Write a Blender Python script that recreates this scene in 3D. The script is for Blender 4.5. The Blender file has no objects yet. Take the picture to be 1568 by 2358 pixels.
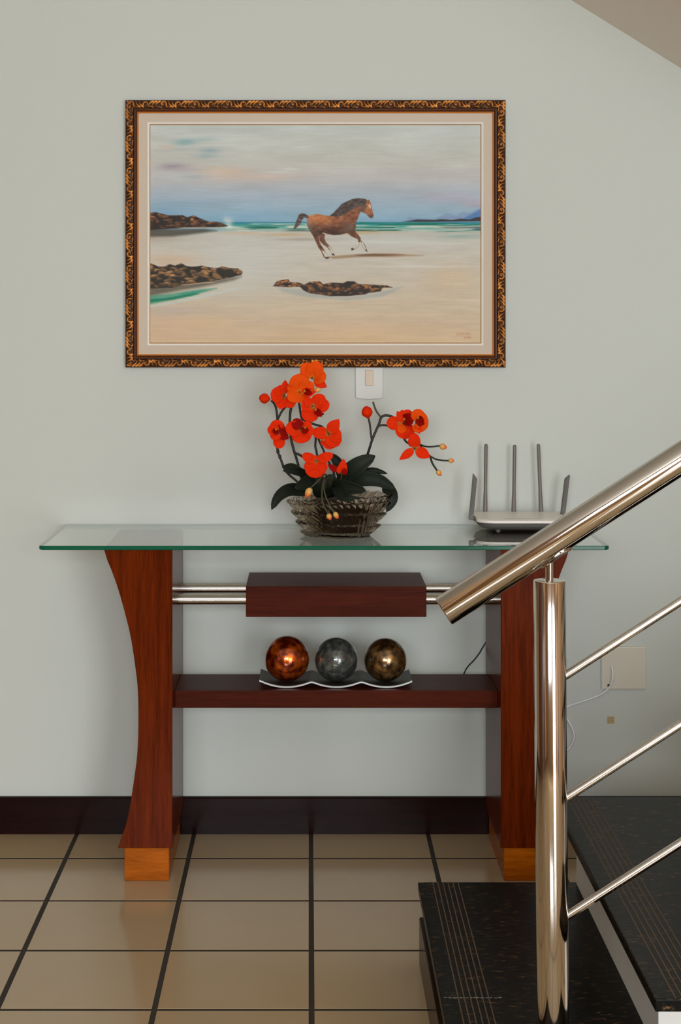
import bpy, bmesh, math, random
import numpy as np
from mathutils import Vector, Matrix

random.seed(7)
rng = np.random.default_rng(7)
sc = bpy.context.scene
COL = sc.collection

# ------------------------------------------------------------------ camera
H, YC, F = 1.352, -4.424, 3835.0          # eye height, camera distance from the wall (wall at y = 0), focal length in pixels
VX, VY = 712.0, 745.0                      # principal point in the 1568 x 2358 frame
cam_d = bpy.data.cameras.new('camera')
cam = bpy.data.objects.new('camera', cam_d)
COL.objects.link(cam)
cam.location = (0, YC, H)
cam.rotation_euler = (math.pi / 2, 0, 0)
cam_d.sensor_fit = 'HORIZONTAL'
cam_d.sensor_width = 36.0
cam_d.lens = F / 1568 * 36.0
cam_d.shift_x = (784 - VX) / 1568
cam_d.shift_y = -(1179 - VY) / 1568
cam_d.clip_start = 0.02
sc.camera = cam

# ------------------------------------------------------------------ light and exposure
sc.view_settings.view_transform = 'Standard'
sc.view_settings.look = 'None'
sc.view_settings.exposure = 0.0
sc.view_settings.gamma = 1.0
sc.view_settings.use_curve_mapping = False
w = bpy.data.worlds.new('world')
sc.world = w
w.use_nodes = True
w.node_tree.nodes['Background'].inputs[0].default_value = (0.75, 0.85, 1.0, 1)
w.node_tree.nodes['Background'].inputs[1].default_value = 0.6
sc.cycles.use_denoising = True
sc.cycles.max_bounces = 10
sc.cycles.glossy_bounces = 6
sc.cycles.transmission_bounces = 10
sc.cycles.transparent_max_bounces = 16
sc.cycles.sample_clamp_indirect = 6.0
sc.cycles.blur_glossy = 0.3

XL, XR, YR, ZC = -3.0, 3.4, -6.5, 2.8      # room box


def area(name, loc, rot, sx, sy, power, color):
    l = bpy.data.lights.new(name, 'AREA')
    l.shape = 'RECTANGLE'
    l.size, l.size_y, l.energy, l.color = sx, sy, power, color
    o = bpy.data.objects.new(name, l)
    COL.objects.link(o)
    o.location, o.rotation_euler = loc, rot
    return o


# daylight entering by the glazed door and by the window in the rear wall
area('door_daylight', (1.95, YR - 0.02, 1.15), (math.pi / 2, 0, 0), 1.5, 2.2, 116, (0.96, 1.0, 1.04))
area('window_daylight', (-0.35, YR - 0.02, 1.75), (math.pi / 2, 0, 0), 1.9, 0.9, 126, (0.93, 1.0, 1.08))

# the sun outside: falls through the openings on to the floor near the rear wall
sun = bpy.data.lights.new('sun', 'SUN')
sun.energy, sun.angle, sun.color = 5.0, math.radians(0.6), (1.0, 0.95, 0.88)
sun_o = bpy.data.objects.new('sun', sun)
COL.objects.link(sun_o)
sun_o.rotation_euler = (math.radians(34), 0, math.radians(6))

# ------------------------------------------------------------------ helpers
def lin(r, g, b):
    f = lambda c: (c / 255 / 12.92) if c / 255 <= 0.04045 else ((c / 255 + 0.055) / 1.055) ** 2.4
    return (f(r), f(g), f(b), 1.0)


def P(px, py, D):
    """world point seen at photo pixel (px, py) at distance D along the view axis"""
    return Vector(((px - VX) * D / F, D + YC, H - (py - VY) * D / F))


ROOT = {}


def loc_of(o):
    return ROOT.get(o.name, Vector((0, 0, 0))) if o else Vector((0, 0, 0))


def thing(name, label, cat, loc, group=None):
    o = bpy.data.objects.new(name, None)
    COL.objects.link(o)
    o.location = loc
    o.empty_display_size = 0.05
    o['label'] = label
    o['category'] = cat
    if group:
        o['group'] = group
    ROOT[o.name] = Vector(loc)
    return o


def tag(o, label, cat, group=None):
    o['label'] = label
    o['category'] = cat
    if group:
        o['group'] = group
    return o


def obj(name, vf, mat, parent=None, smooth=False, origin=None, angle=None):
    """vf in world coordinates; linked as one mesh object (local to its parent)"""
    v, f = vf[0], vf[1]
    v = np.asarray([tuple(p) for p in v], dtype=float) if not isinstance(v, np.ndarray) else v
    off = loc_of(parent)
    place = Vector((0, 0, 0))
    if parent is None:
        place = Vector(origin) if origin is not None else Vector((0, 0, 0))
        off = place
    me = bpy.data.meshes.new(name)
    me.from_pydata((v - np.array(off)).tolist(), [], f)
    me.update()
    if mat is not None:
        for m in (mat if isinstance(mat, (list, tuple)) else [mat]):
            me.materials.append(m)
    if smooth:
        for p in me.polygons:
            p.use_smooth = True
        if angle:
            try:
                me.set_sharp_from_angle(angle=math.radians(angle))
            except Exception:
                pass
    o = bpy.data.objects.new(name, me)
    COL.objects.link(o)
    if parent is not None:
        o.parent = parent
        ROOT[o.name] = off
    else:
        o.location = place
    return o


def struct(name, vf, mat, parent=None, **k):
    o = obj(name, vf, mat, parent, **k)
    if parent is None:
        o['kind'] = 'structure'
    return o


def join(*parts):
    V, Fc = [], []
    for v, f in parts:
        n = len(V)
        V += [tuple(p) for p in v]
        Fc += [tuple(i + n for i in q) for q in f]
    return V, Fc


def bm_out(bm):
    bm.verts.ensure_lookup_table()
    bm.verts.index_update()
    v = [tuple(x.co) for x in bm.verts]
    f = [tuple(x.index for x in q.verts) for q in bm.faces]
    bm.free()
    return v, f


def box(x0, x1, y0, y1, z0, z1, bev=0.0, seg=2):
    bm = bmesh.new()
    m = Matrix.Translation(((x0 + x1) / 2, (y0 + y1) / 2, (z0 + z1) / 2)) @ Matrix.Diagonal((abs(x1 - x0), abs(y1 - y0), abs(z1 - z0), 1))
    bmesh.ops.create_cube(bm, size=1.0, matrix=m)
    if bev > 0:
        bmesh.ops.bevel(bm, geom=list(bm.edges), offset=bev, segments=seg, profile=0.6, affect='EDGES')
    return bm_out(bm)


def prism(poly, axis, a, b, bev=0.0):
    """poly: 2-D outline; axis 'y': points are (x, z) extruded from y=a to y=b; 'x': (y, z); 'z': (x, y)"""
    bm = bmesh.new()

    def mk(p, t):
        return {'y': (p[0], t, p[1]), 'x': (t, p[0], p[1]), 'z': (p[0], p[1], t)}[axis]
    va = [bm.verts.new(mk(p, a)) for p in poly]
    vb = [bm.verts.new(mk(p, b)) for p in poly]
    bm.faces.new(va)
    bm.faces.new(vb[::-1])
    n = len(poly)
    for i in range(n):
        bm.faces.new((va[i], vb[i], vb[(i + 1) % n], va[(i + 1) % n]))
    bmesh.ops.recalc_face_normals(bm, faces=list(bm.faces))
    if bev > 0:
        bmesh.ops.bevel(bm, geom=list(bm.edges), offset=bev, segments=1, affect='EDGES', clamp_overlap=True)
    return bm_out(bm)


def smooth_path(pts, n=6):
    """Catmull-Rom resampling"""
    pts = [Vector(p) for p in pts]
    if len(pts) < 3:
        return pts
    out = []
    q = [pts[0] * 2 - pts[1]] + pts + [pts[-1] * 2 - pts[-2]]
    for i in range(1, len(q) - 2):
        a, b, c, d = q[i - 1], q[i], q[i + 1], q[i + 2]
        for k in range(n):
            t = k / n
            out.append(0.5 * ((2 * b) + (c - a) * t + (2 * a - 5 * b + 4 * c - d) * t * t + (3 * b - a - 3 * c + d) * t ** 3))
    out.append(pts[-1])
    return out


def tube(pts, r, seg=10, caps=True):
    pts = [Vector(p) for p in pts]
    n = len(pts)
    rad = [r] * n if not isinstance(r, (list, tuple)) else list(r)
    if len(rad) != n:
        rad = list(np.interp(np.linspace(0, 1, n), np.linspace(0, 1, len(rad)), rad))
    V, Fc = [], []
    t = (pts[1] - pts[0]).normalized()
    up = Vector((0, -1, 0)) if abs(t.y) < 0.9 else Vector((0, 0, 1))
    a = t.cross(up).normalized()
    for i in range(n):
        t2 = (pts[min(i + 1, n - 1)] - pts[max(i - 1, 0)]).normalized()
        a = (a - t2 * a.dot(t2)).normalized()
        b = t2.cross(a)
        for k in range(seg):
            th = 2 * math.pi * k / seg
            V.append(tuple(pts[i] + (a * math.cos(th) + b * math.sin(th)) * rad[i]))
    for i in range(n - 1):
        for k in range(seg):
            k2 = (k + 1) % seg
            Fc.append((i * seg + k, i * seg + k2, (i + 1) * seg + k2, (i + 1) * seg + k))
    if caps:
        Fc.append(tuple(range(seg))[::-1])
        Fc.append(tuple((n - 1) * seg + k for k in range(seg)))
    return V, Fc


def capped_rod(p0, p1, r, seg=48, ch=0.0015):
    """straight rod with a small chamfer at both ends"""
    p0, p1 = Vector(p0), Vector(p1)
    d = (p1 - p0).normalized()
    return tube([p0, p0 + d * ch * 0.35, p0 + d * ch, p1 - d * ch, p1 - d * ch * 0.35, p1], [r - ch, r - ch * 0.35, r, r, r - ch * 0.35, r - ch], seg)


def ellipsoid(c, axes, r, nu=14, nv=10):
    """axes: three orthonormal vectors, r: three radii"""
    V, Fc = [], []
    c = Vector(c)
    for i in range(nv + 1):
        ph = math.pi * i / nv
        for k in range(nu):
            th = 2 * math.pi * k / nu
            l = (math.sin(ph) * math.cos(th) * r[0], math.sin(ph) * math.sin(th) * r[1], math.cos(ph) * r[2])
            V.append(tuple(c + axes[0] * l[0] + axes[1] * l[1] + axes[2] * l[2]))
    for i in range(nv):
        for k in range(nu):
            k2 = (k + 1) % nu
            Fc.append((i * nu + k, (i + 1) * nu + k, (i + 1) * nu + k2, i * nu + k2))
    return V, Fc


XYZ = (Vector((1, 0, 0)), Vector((0, 1, 0)), Vector((0, 0, 1)))


# ------------------------------------------------------------------ materials
def new_mat(name):
    m = bpy.data.materials.new(name)
    m.use_nodes = True
    nt = m.node_tree
    return m, nt, nt.nodes['Principled BSDF'], nt.nodes, nt.links


def setp(b, **k):
    names = {'rough': 'Roughness', 'metal': 'Metallic', 'ior': 'IOR', 'spec': 'Specular IOR Level', 'coat': 'Coat Weight',
             'coat_rough': 'Coat Roughness', 'trans': 'Transmission Weight', 'sss': 'Subsurface Weight', 'sheen': 'Sheen Weight', 'aniso': 'Anisotropic'}
    for n, v in k.items():
        b.inputs[names[n]].default_value = v


def plain(name, col, rough=0.5, var=0.06, scale=30.0, bump=0.0, **k):
    m, nt, b, N, L = new_mat(name)
    tc = N.new('ShaderNodeTexCoord')
    no = N.new('ShaderNodeTexNoise')
    no.inputs['Scale'].default_value = scale
    no.inputs['Detail'].default_value = 4
    L.new(tc.outputs['Object'], no.inputs['Vector'])
    mx = N.new('ShaderNodeMix')
    mx.data_type = 'RGBA'
    mx.inputs['A'].default_value = tuple(c * (1 - var) for c in col[:3]) + (1,)
    mx.inputs['B'].default_value = tuple(min(1, c * (1 + var)) for c in col[:3]) + (1,)
    L.new(no.outputs['Fac'], mx.inputs['Factor'])
    L.new(mx.outputs['Result'], b.inputs['Base Color'])
    setp(b, rough=rough, **k)
    if bump:
        bp = N.new('ShaderNodeBump')
        bp.inputs['Strength'].default_value = bump
        bp.inputs['Distance'].default_value = 0.002
        L.new(no.outputs['Fac'], bp.inputs['Height'])
        L.new(bp.outputs['Normal'], b.inputs['Normal'])
    return m


def wood(name, dark, light, scale, rough=0.35, coat=0.5, coat_rough=0.08, freq=1.0, spec=0.4):
    """scale: how the grain is stretched, small along the grain"""
    m, nt, b, N, L = new_mat(name)
    tc = N.new('ShaderNodeTexCoord')
    mp = N.new('ShaderNodeMapping')
    mp.inputs['Scale'].default_value = scale
    L.new(tc.outputs['Object'], mp.inputs['Vector'])
    n1 = N.new('ShaderNodeTexNoise')
    n1.inputs['Scale'].default_value = 6 * freq
    n1.inputs['Detail'].default_value = 6
    n1.inputs['Roughness'].default_value = 0.65
    n1.inputs['Distortion'].default_value = 0.6
    L.new(mp.outputs['Vector'], n1.inputs['Vector'])
    n2 = N.new('ShaderNodeTexNoise')
    n2.inputs['Scale'].default_value = 40 * freq
    n2.inputs['Detail'].default_value = 3
    L.new(mp.outputs['Vector'], n2.inputs['Vector'])
    ad = N.new('ShaderNodeMath')
    ad.operation = 'MULTIPLY_ADD'
    ad.inputs[1].default_value = 0.45
    L.new(n2.outputs['Fac'], ad.inputs[0])
    L.new(n1.outputs['Fac'], ad.inputs[2])
    cr = N.new('ShaderNodeValToRGB')
    cr.color_ramp.elements[0].position = 0.45
    cr.color_ramp.elements[1].position = 1.0
    cr.color_ramp.elements[0].color = dark
    cr.color_ramp.elements[1].color = light
    L.new(ad.outputs[0], cr.inputs['Fac'])
    L.new(cr.outputs['Color'], b.inputs['Base Color'])
    setp(b, rough=rough, coat=coat, coat_rough=coat_rough, spec=spec)
    return m


M_wall = plain('wall_paint', lin(204, 208, 199), 0.75, 0.012, 3.0)
M_room = plain('beige_room_paint', lin(188, 152, 112), 0.7, 0.02, 3.0)
M_ceil = plain('ceiling_paint', lin(222, 222, 216), 0.85, 0.01, 3.0)
M_soffit = plain('soffit_paint', lin(244, 234, 222), 0.85, 0.01, 3.0)
M_white = plain('white_plaster', lin(214, 212, 205), 0.7, 0.02, 6.0)
M_tile = plain('ceramic_tile', lin(182, 157, 121), 0.14, 0.05, 5.0, spec=0.5)
M_grout = plain('dark_grout', lin(46, 38, 28), 0.8, 0.2, 60.0)
M_skirt = wood('skirting_wood', lin(22, 10, 8), lin(40, 18, 14), (0.6, 8, 8), 0.22, 0.0, 0.12, 1.0, 0.06)
M_leg = wood('leg_wood', lin(62, 18, 3), lin(118, 43, 9), (9, 9, 0.5), 0.2, 0.0, 0.06, 1.0, 0.03)
M_beam = wood('beam_wood', lin(50, 16, 6), lin(86, 31, 12), (0.5, 9, 9), 0.38, 0.0, 0.08, 1.0, 0.05)
M_foot = wood('foot_wood', lin(128, 62, 6), lin(190, 100, 16), (0.8, 8, 8), 0.2, 0.0, 0.2, 1.0, 0.03)
M_door = wood('door_wood', lin(66, 34, 18), lin(110, 62, 34), (8, 8, 0.5), 0.4, 0.3)
M_steel = plain('stainless_steel', (0.60, 0.555, 0.50, 1), 0.08, 0.03, 4.0, metal=1.0)
M_steel2 = plain('brushed_steel_tube', (0.55, 0.51, 0.46, 1), 0.2, 0.03, 4.0, metal=1.0)
M_cord_w = plain('white_cable_plastic', lin(238, 240, 238), 0.4)
M_cord_b = plain('black_cable_rubber', lin(22, 20, 18), 0.5)
M_plate = plain('switch_plate_plastic', lin(205, 206, 196), 0.4, 0.01)
M_plate2 = plain('outlet_plate_plastic', lin(216, 208, 190), 0.45, 0.02)
M_rocker = plain('rocker_plastic', lin(205, 186, 158), 0.4, 0.02)
M_tape = plain('aged_tape', lin(188, 160, 116), 0.6, 0.08, 200)
M_router = plain('router_plastic', lin(240, 234, 224), 0.35, 0.01)
M_router2 = plain('router_grey_plastic', lin(120, 118, 112), 0.45, 0.03)
M_ant = plain('antenna_plastic', lin(112, 107, 99), 0.42, 0.03)
M_ant2 = plain('dark_antenna_plastic', lin(82, 77, 68), 0.5, 0.03)
M_traydark = plain('tray_dark_enamel', lin(44, 38, 34), 0.4, 0.08, 60)
M_traylip = plain('tray_white_lip', lin(205, 208, 206), 0.3, 0.03, metal=0.3)
M_stem = plain('orchid_stem', lin(32, 36, 26), 0.55, 0.25, 60)
M_stem2 = plain('bud_stalk', lin(66, 64, 40), 0.55, 0.2, 60)
M_foam = plain('dark_moss', lin(60, 48, 35), 0.9, 0.95, 120, bump=0.6)  # pale patches in the moss colour stand in for sparkle in the crystal
M_liner = plain('linen_liner', lin(206, 192, 172), 0.85, 0.03, 500, bump=0.15)
M_fillet = plain('pale_gold_fillet', (0.97, 0.94, 0.86, 1), 0.3, 0.02, 30, metal=0.1)
M_bead = plain('dull_gold_bead', lin(170, 128, 70), 0.4, 0.1, 30, metal=0.3)
M_backing = plain('hardboard', lin(90, 66, 44), 0.9)


def granite():
    m, nt, b, N, L = new_mat('black_granite')
    tc = N.new('ShaderNodeTexCoord')
    no = N.new('ShaderNodeTexNoise')
    no.inputs['Scale'].default_value = 110
    no.inputs['Detail'].default_value = 5
    no.inputs['Roughness'].default_value = 0.7
    mp = N.new('ShaderNodeMapping')
    mp.inputs['Scale'].default_value = (0.45, 1.4, 1)
    L.new(tc.outputs['Object'], mp.inputs['Vector'])
    L.new(mp.outputs['Vector'], no.inputs['Vector'])
    cr = N.new('ShaderNodeValToRGB')
    e = cr.color_ramp.elements
    e[0].position, e[0].color = 0.50, lin(10, 10, 7)
    e[1].position, e[1].color = 0.74, lin(150, 104, 60)
    e2 = e.new(0.60)
    e2.color = lin(32, 28, 20)
    L.new(no.outputs['Fac'], cr.inputs['Fac'])
    L.new(cr.outputs['Color'], b.inputs['Base Color'])
    setp(b, rough=0.33, spec=0.07)
    return m


M_granite = granite()
M_groove = plain('sandy_groove', lin(92, 70, 46), 0.8, 0.35, 160)


def pane_glass(name, tint, gloss=0.0, rough=0.0, ior=1.5):
    """thin clear sheet: transmits straight through, mirrors by Fresnel"""
    m, nt, b, N, L = new_mat(name)
    out = N['Material Output']
    tr = N.new('ShaderNodeBsdfTransparent')
    tr.inputs['Color'].default_value = tint
    gl = N.new('ShaderNodeBsdfGlossy')
    gl.inputs['Color'].default_value = (0.97, 0.98, 0.97, 1)
    gl.inputs['Roughness'].default_value = rough
    fr = N.new('ShaderNodeFresnel')
    fr.inputs['IOR'].default_value = ior
    mx = N.new('ShaderNodeMixShader')
    if gloss:
        ma = N.new('ShaderNodeMath')
        ma.operation = 'MULTIPLY_ADD'
        ma.inputs[1].default_value = 1 - gloss
        ma.inputs[2].default_value = gloss
        L.new(fr.outputs[0], ma.inputs[0])
        L.new(ma.outputs[0], mx.inputs['Fac'])
    else:
        ge = N.new('ShaderNodeNewGeometry')
        iv = N.new('ShaderNodeMath')
        iv.operation = 'SUBTRACT'
        iv.inputs[0].default_value = 1.0
        L.new(ge.outputs['Backfacing'], iv.inputs[1])
        mu = N.new('ShaderNodeMath')
        mu.operation = 'MULTIPLY'
        # both surfaces of the sheet together reflect 2F / (1 + F)
        f1 = N.new('ShaderNodeMath')
        f1.operation = 'ADD'
        f1.inputs[1].default_value = 1.0
        L.new(fr.outputs[0], f1.inputs[0])
        f2 = N.new('ShaderNodeMath')
        f2.operation = 'DIVIDE'
        L.new(fr.outputs[0], f2.inputs[0])
        L.new(f1.outputs[0], f2.inputs[1])
        f3 = N.new('ShaderNodeMath')
        f3.operation = 'MULTIPLY'
        f3.inputs[1].default_value = 2.0
        L.new(f2.outputs[0], f3.inputs[0])
        L.new(f3.outputs[0], mu.inputs[0])
        L.new(iv.outputs[0], mu.inputs[1])
        L.new(mu.outputs[0], mx.inputs['Fac'])
    L.new(tr.outputs[0], mx.inputs[1])
    L.new(gl.outputs[0], mx.inputs[2])
    L.new(mx.outputs[0], out.inputs['Surface'])
    return m


M_pane = pane_glass('clear_table_glass', (0.95, 0.98, 0.965, 1), 0.0, 0.004, 1.55)
M_rim = plain('polished_glass_rim', lin(120, 134, 124), 0.3, 0.05, 14.0)
M_edge = plain('green_glass_edge', lin(0, 92, 66), 0.15, 0.10, 14.0, spec=0.35)


def crystal():
    m, nt, b, N, L = new_mat('smoky_crystal')
    b.inputs['Base Color'].default_value = (0.50, 0.42, 0.33, 1)
    setp(b, rough=0.04, trans=1.0, ior=1.5)
    return m


M_crystal = crystal()


def ball_mat(name, base, spark, tint, gloss, scale):
    """hollow crackled glass: tinted body that mirrors on its outer and inner faces"""
    m, nt, b, N, L = new_mat(name)
    tc = N.new('ShaderNodeTexCoord')
    vo = N.new('ShaderNodeTexVoronoi')
    vo.feature = 'DISTANCE_TO_EDGE'
    vo.inputs['Scale'].default_value = scale
    nz = N.new('ShaderNodeTexNoise')
    nz.inputs['Scale'].default_value = scale * 0.6
    nz.inputs['Detail'].default_value = 4
    L.new(tc.outputs['Object'], vo.inputs['Vector'])
    L.new(tc.outputs['Object'], nz.inputs['Vector'])
    cr = N.new('ShaderNodeValToRGB')
    e = cr.color_ramp.elements
    e[0].position, e[0].color = 0.42, base
    e[1].position, e[1].color = 0.72, spark
    L.new(nz.outputs['Fac'], cr.inputs['Fac'])
    L.new(cr.outputs['Color'], b.inputs['Base Color'])
    bp = N.new('ShaderNodeBump')
    bp.inputs['Strength'].default_value = 0.25
    bp.inputs['Distance'].default_value = 0.002
    L.new(vo.outputs['Distance'], bp.inputs['Height'])
    L.new(bp.outputs['Normal'], b.inputs['Normal'])
    setp(b, rough=0.22, metal=gloss, spec=0.5, coat=1.0, coat_rough=0.03)
    return m


M_ball = [ball_mat('amber_crackle_glass', lin(112, 24, 2), lin(255, 118, 14), None, 0.75, 90),
          ball_mat('grey_crackle_glass', lin(54, 58, 56), lin(104, 106, 98), None, 0.2, 110),
          ball_mat('bronze_crackle_glass', lin(70, 46, 20), lin(180, 138, 84), None, 0.75, 90)]


def petal_mat(name, main, vein, core):
    m, nt, b, N, L = new_mat(name)
    at = N.new('ShaderNodeAttribute')
    at.attribute_name = 'petal'
    sp = N.new('ShaderNodeSeparateColor')
    L.new(at.outputs['Color'], sp.inputs[0])
    tc = N.new('ShaderNodeTexCoord')
    nz = N.new('ShaderNodeTexNoise')
    nz.inputs['Scale'].default_value = 130
    nz.inputs['Detail'].default_value = 3
    L.new(tc.outputs['Object'], nz.inputs['Vector'])
    mx = N.new('ShaderNodeMix')
    mx.data_type = 'RGBA'
    mx.inputs['A'].default_value = main
    mx.inputs['B'].default_value = vein
    L.new(nz.outputs['Fac'], mx.inputs['Factor'])
    cr = N.new('ShaderNodeValToRGB')
    e = cr.color_ramp.elements
    e[0].position, e[0].color = 0.02, (1, 1, 1, 1)
    e[1].position, e[1].color = 0.16, (0, 0, 0, 1)
    L.new(sp.outputs[0], cr.inputs['Fac'])
    m2 = N.new('ShaderNodeMix')
    m2.data_type = 'RGBA'
    L.new(cr.outputs['Color'], m2.inputs['Factor'])
    L.new(mx.outputs['Result'], m2.inputs['A'])
    m2.inputs['B'].default_value = core
    L.new(m2.outputs['Result'], b.inputs['Base Color'])
    setp(b, rough=0.7, spec=0.08)
    out = N['Material Output']
    tl = N.new('ShaderNodeBsdfTranslucent')
    L.new(m2.outputs['Result'], tl.inputs['Color'])
    ms = N.new('ShaderNodeMixShader')
    ms.inputs['Fac'].default_value = 0.28
    L.new(b.outputs[0], ms.inputs[1])
    L.new(tl.outputs[0], ms.inputs[2])
    L.new(ms.outputs[0], out.inputs['Surface'])
    return m


M_pet = {'o': petal_mat('lit_orange_petal', lin(255, 104, 16), lin(255, 80, 10), lin(222, 150, 50)),  # orange copy of the red, painting in the stronger light on some blooms
         'r': petal_mat('red_petal', lin(255, 66, 12), lin(248, 44, 7), lin(200, 120, 40)),
         'd': petal_mat('crimson_petal', lin(190, 18, 10), lin(150, 12, 8), lin(130, 60, 20))}


def leaf_mat():
    m, nt, b, N, L = new_mat('orchid_leaf')
    at = N.new('ShaderNodeAttribute')
    at.attribute_name = 'petal'
    sp = N.new('ShaderNodeSeparateColor')
    L.new(at.outputs['Color'], sp.inputs[0])
    tc = N.new('ShaderNodeTexCoord')
    nz = N.new('ShaderNodeTexNoise')
    nz.inputs['Scale'].default_value = 45
    L.new(tc.outputs['Object'], nz.inputs['Vector'])
    mx = N.new('ShaderNodeMix')
    mx.data_type = 'RGBA'
    mx.inputs['A'].default_value = lin(20, 26, 18)
    mx.inputs['B'].default_value = lin(34, 42, 30)
    L.new(nz.outputs['Fac'], mx.inputs['Factor'])
    L.new(mx.outputs['Result'], b.inputs['Base Color'])
    setp(b, rough=0.5, spec=0.15)
    return m


M_leaf = leaf_mat()


def bud_mat():
    m, nt, b, N, L = new_mat('unopened_bud')
    at = N.new('ShaderNodeAttribute')
    at.attribute_name = 'petal'
    sp = N.new('ShaderNodeSeparateColor')
    L.new(at.outputs['Color'], sp.inputs[0])
    cr = N.new('ShaderNodeValToRGB')
    e = cr.color_ramp.elements
    e[0].position, e[0].color = 0.35, lin(226, 178, 92)
    e[1].position, e[1].color = 0.9, lin(250, 92, 34)
    L.new(sp.outputs[0], cr.inputs['Fac'])
    L.new(cr.outputs['Color'], b.inputs['Base Color'])
    setp(b, rough=0.5)
    return m


M_bud = bud_mat()


def attr_mat(name, attr, rough, metal, **k):
    m, nt, b, N, L = new_mat(name)
    at = N.new('ShaderNodeAttribute')
    at.attribute_name = attr
    L.new(at.outputs['Color'], b.inputs['Base Color'])
    setp(b, rough=rough, metal=metal, **k)
    return m


M_gilt = attr_mat('gilded_carving', 'gilt', 0.42, 0.35)
M_paint = attr_mat('oil_paint', 'paint', 0.55, 0.0, spec=0.25)


def set_attr(o, name, arr):
    me = o.data
    a = me.color_attributes.new(name, 'FLOAT_COLOR', 'POINT')
    a.data.foreach_set('color', np.ascontiguousarray(arr, dtype=np.float32).ravel())


# ================================================================== SETTING
struct('wall_back', box(XL - 0.15, XR + 0.15, 0.0, 0.15, -0.15, ZC + 0.15), M_wall)
struct('wall_left', box(XL - 0.15, XL, YR, 0, -0.15, ZC + 0.15), M_room)
struct('wall_right', box(XR, XR + 0.15, YR, 0, -0.15, ZC + 0.15), M_room)
# rear wall with two openings: glazed door x 1.2..2.7, window x -1.3..0.6
wr = [box(XL - 0.15, -1.3, YR - 0.15, YR, -0.15, ZC + 0.15), box(-1.3, 0.6, YR - 0.15, YR, -0.15, 1.3), box(-1.3, 0.6, YR - 0.15, YR, 2.2, ZC + 0.15),
      box(0.6, 1.2, YR - 0.15, YR, -0.15, ZC + 0.15), box(1.2, 2.7, YR - 0.15, YR, 2.25, ZC + 0.15), box(1.2, 2.7, YR - 0.15, YR, -0.15, 0.03),
      box(2.7, XR + 0.15, YR - 0.15, YR, -0.15, ZC + 0.15)]
struct('wall_rear', join(*wr), M_room)
struct('ceiling', box(XL - 0.15, XR + 0.15, YR - 0.15, 0.15, ZC, ZC + 0.15), M_ceil)
# sloping underside of the flight above, met by the back wall along the diagonal at the upper right
a0, a1 = P(1315, 0, 4.424), P(1568, 157, 4.424)
sl = (a1.z - a0.z) / (a1.x - a0.x)
zx = lambda x: a0.z + (x - a0.x) * sl
xs0, xs1 = a0.x - (ZC - a0.z) / abs(sl) - 0.0, XR
struct('ceiling_slope', prism([(xs0, zx(xs0)), (xs1, zx(xs1)), (xs1, zx(xs1) + 0.2), (xs0 + 0.3, ZC), (xs0, ZC)], 'y', 0.0, -1.15), M_soffit)
# floor: dark grout bed with every tile its own piece
floor = struct('floor', box(XL, XR, YR, 0.0, -0.12, -0.0014), M_grout)
S, G = 0.310, 0.0112
gx0, gy0 = (716 - VX) / 867.0, -0.212
tile_me = None


def tile_mesh(x0, x1, y0, y1):
    return box(x0, x1, y0, y1, -0.0013, 0.0, 0.0006, 1)


cols = range(-10, 11)
extra = []
for r in range(-1, 21):
    ya, yb = gy0 - S * r, gy0 - S * (r + 1)
    for c in cols:
        xa, xb = gx0 + S * c, gx0 + S * (c + 1)
        x0, x1 = max(xa + G / 2, XL), min(xb - G / 2, XR)
        y0, y1 = max(yb + G / 2, YR), min(ya - G / 2, 0.0)
        if x1 - x0 < 0.01 or y1 - y0 < 0.01:
            continue
        if r <= 11 and -8 <= c <= 8:
            if x1 - x0 > S - G - 1e-6 and y1 - y0 > S - G - 1e-6:
                if tile_me is None:
                    v, f = tile_mesh(-(S - G) / 2, (S - G) / 2, -(S - G) / 2, (S - G) / 2)
                    tile_me = bpy.data.meshes.new('tile')
                    tile_me.from_pydata(v, [], f)
                    tile_me.materials.append(M_tile)
                o = bpy.data.objects.new('tile', tile_me)
                COL.objects.link(o)
                o.parent = floor
                o.location = ((x0 + x1) / 2, (y0 + y1) / 2, random.uniform(-0.0001, 0.0001))
            else:
                obj('tile', tile_mesh(x0, x1, y0, y1), M_tile, floor)
        else:
            extra.append(tile_mesh(x0, x1, y0, y1))
o = obj('distant_tiles', join(*extra), M_tile, floor)
o['kind'] = 'stuff'

SB = 0.097
struct('baseboard_back', prism([(0, 0), (-0.015, 0), (-0.015, SB - 0.003), (-0.012, SB), (0, SB)], 'x', XL, XR), M_skirt)
struct('baseboard_left', box(XL, XL + 0.015, YR + 0.02, -0.015, 0, SB), M_skirt)
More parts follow.
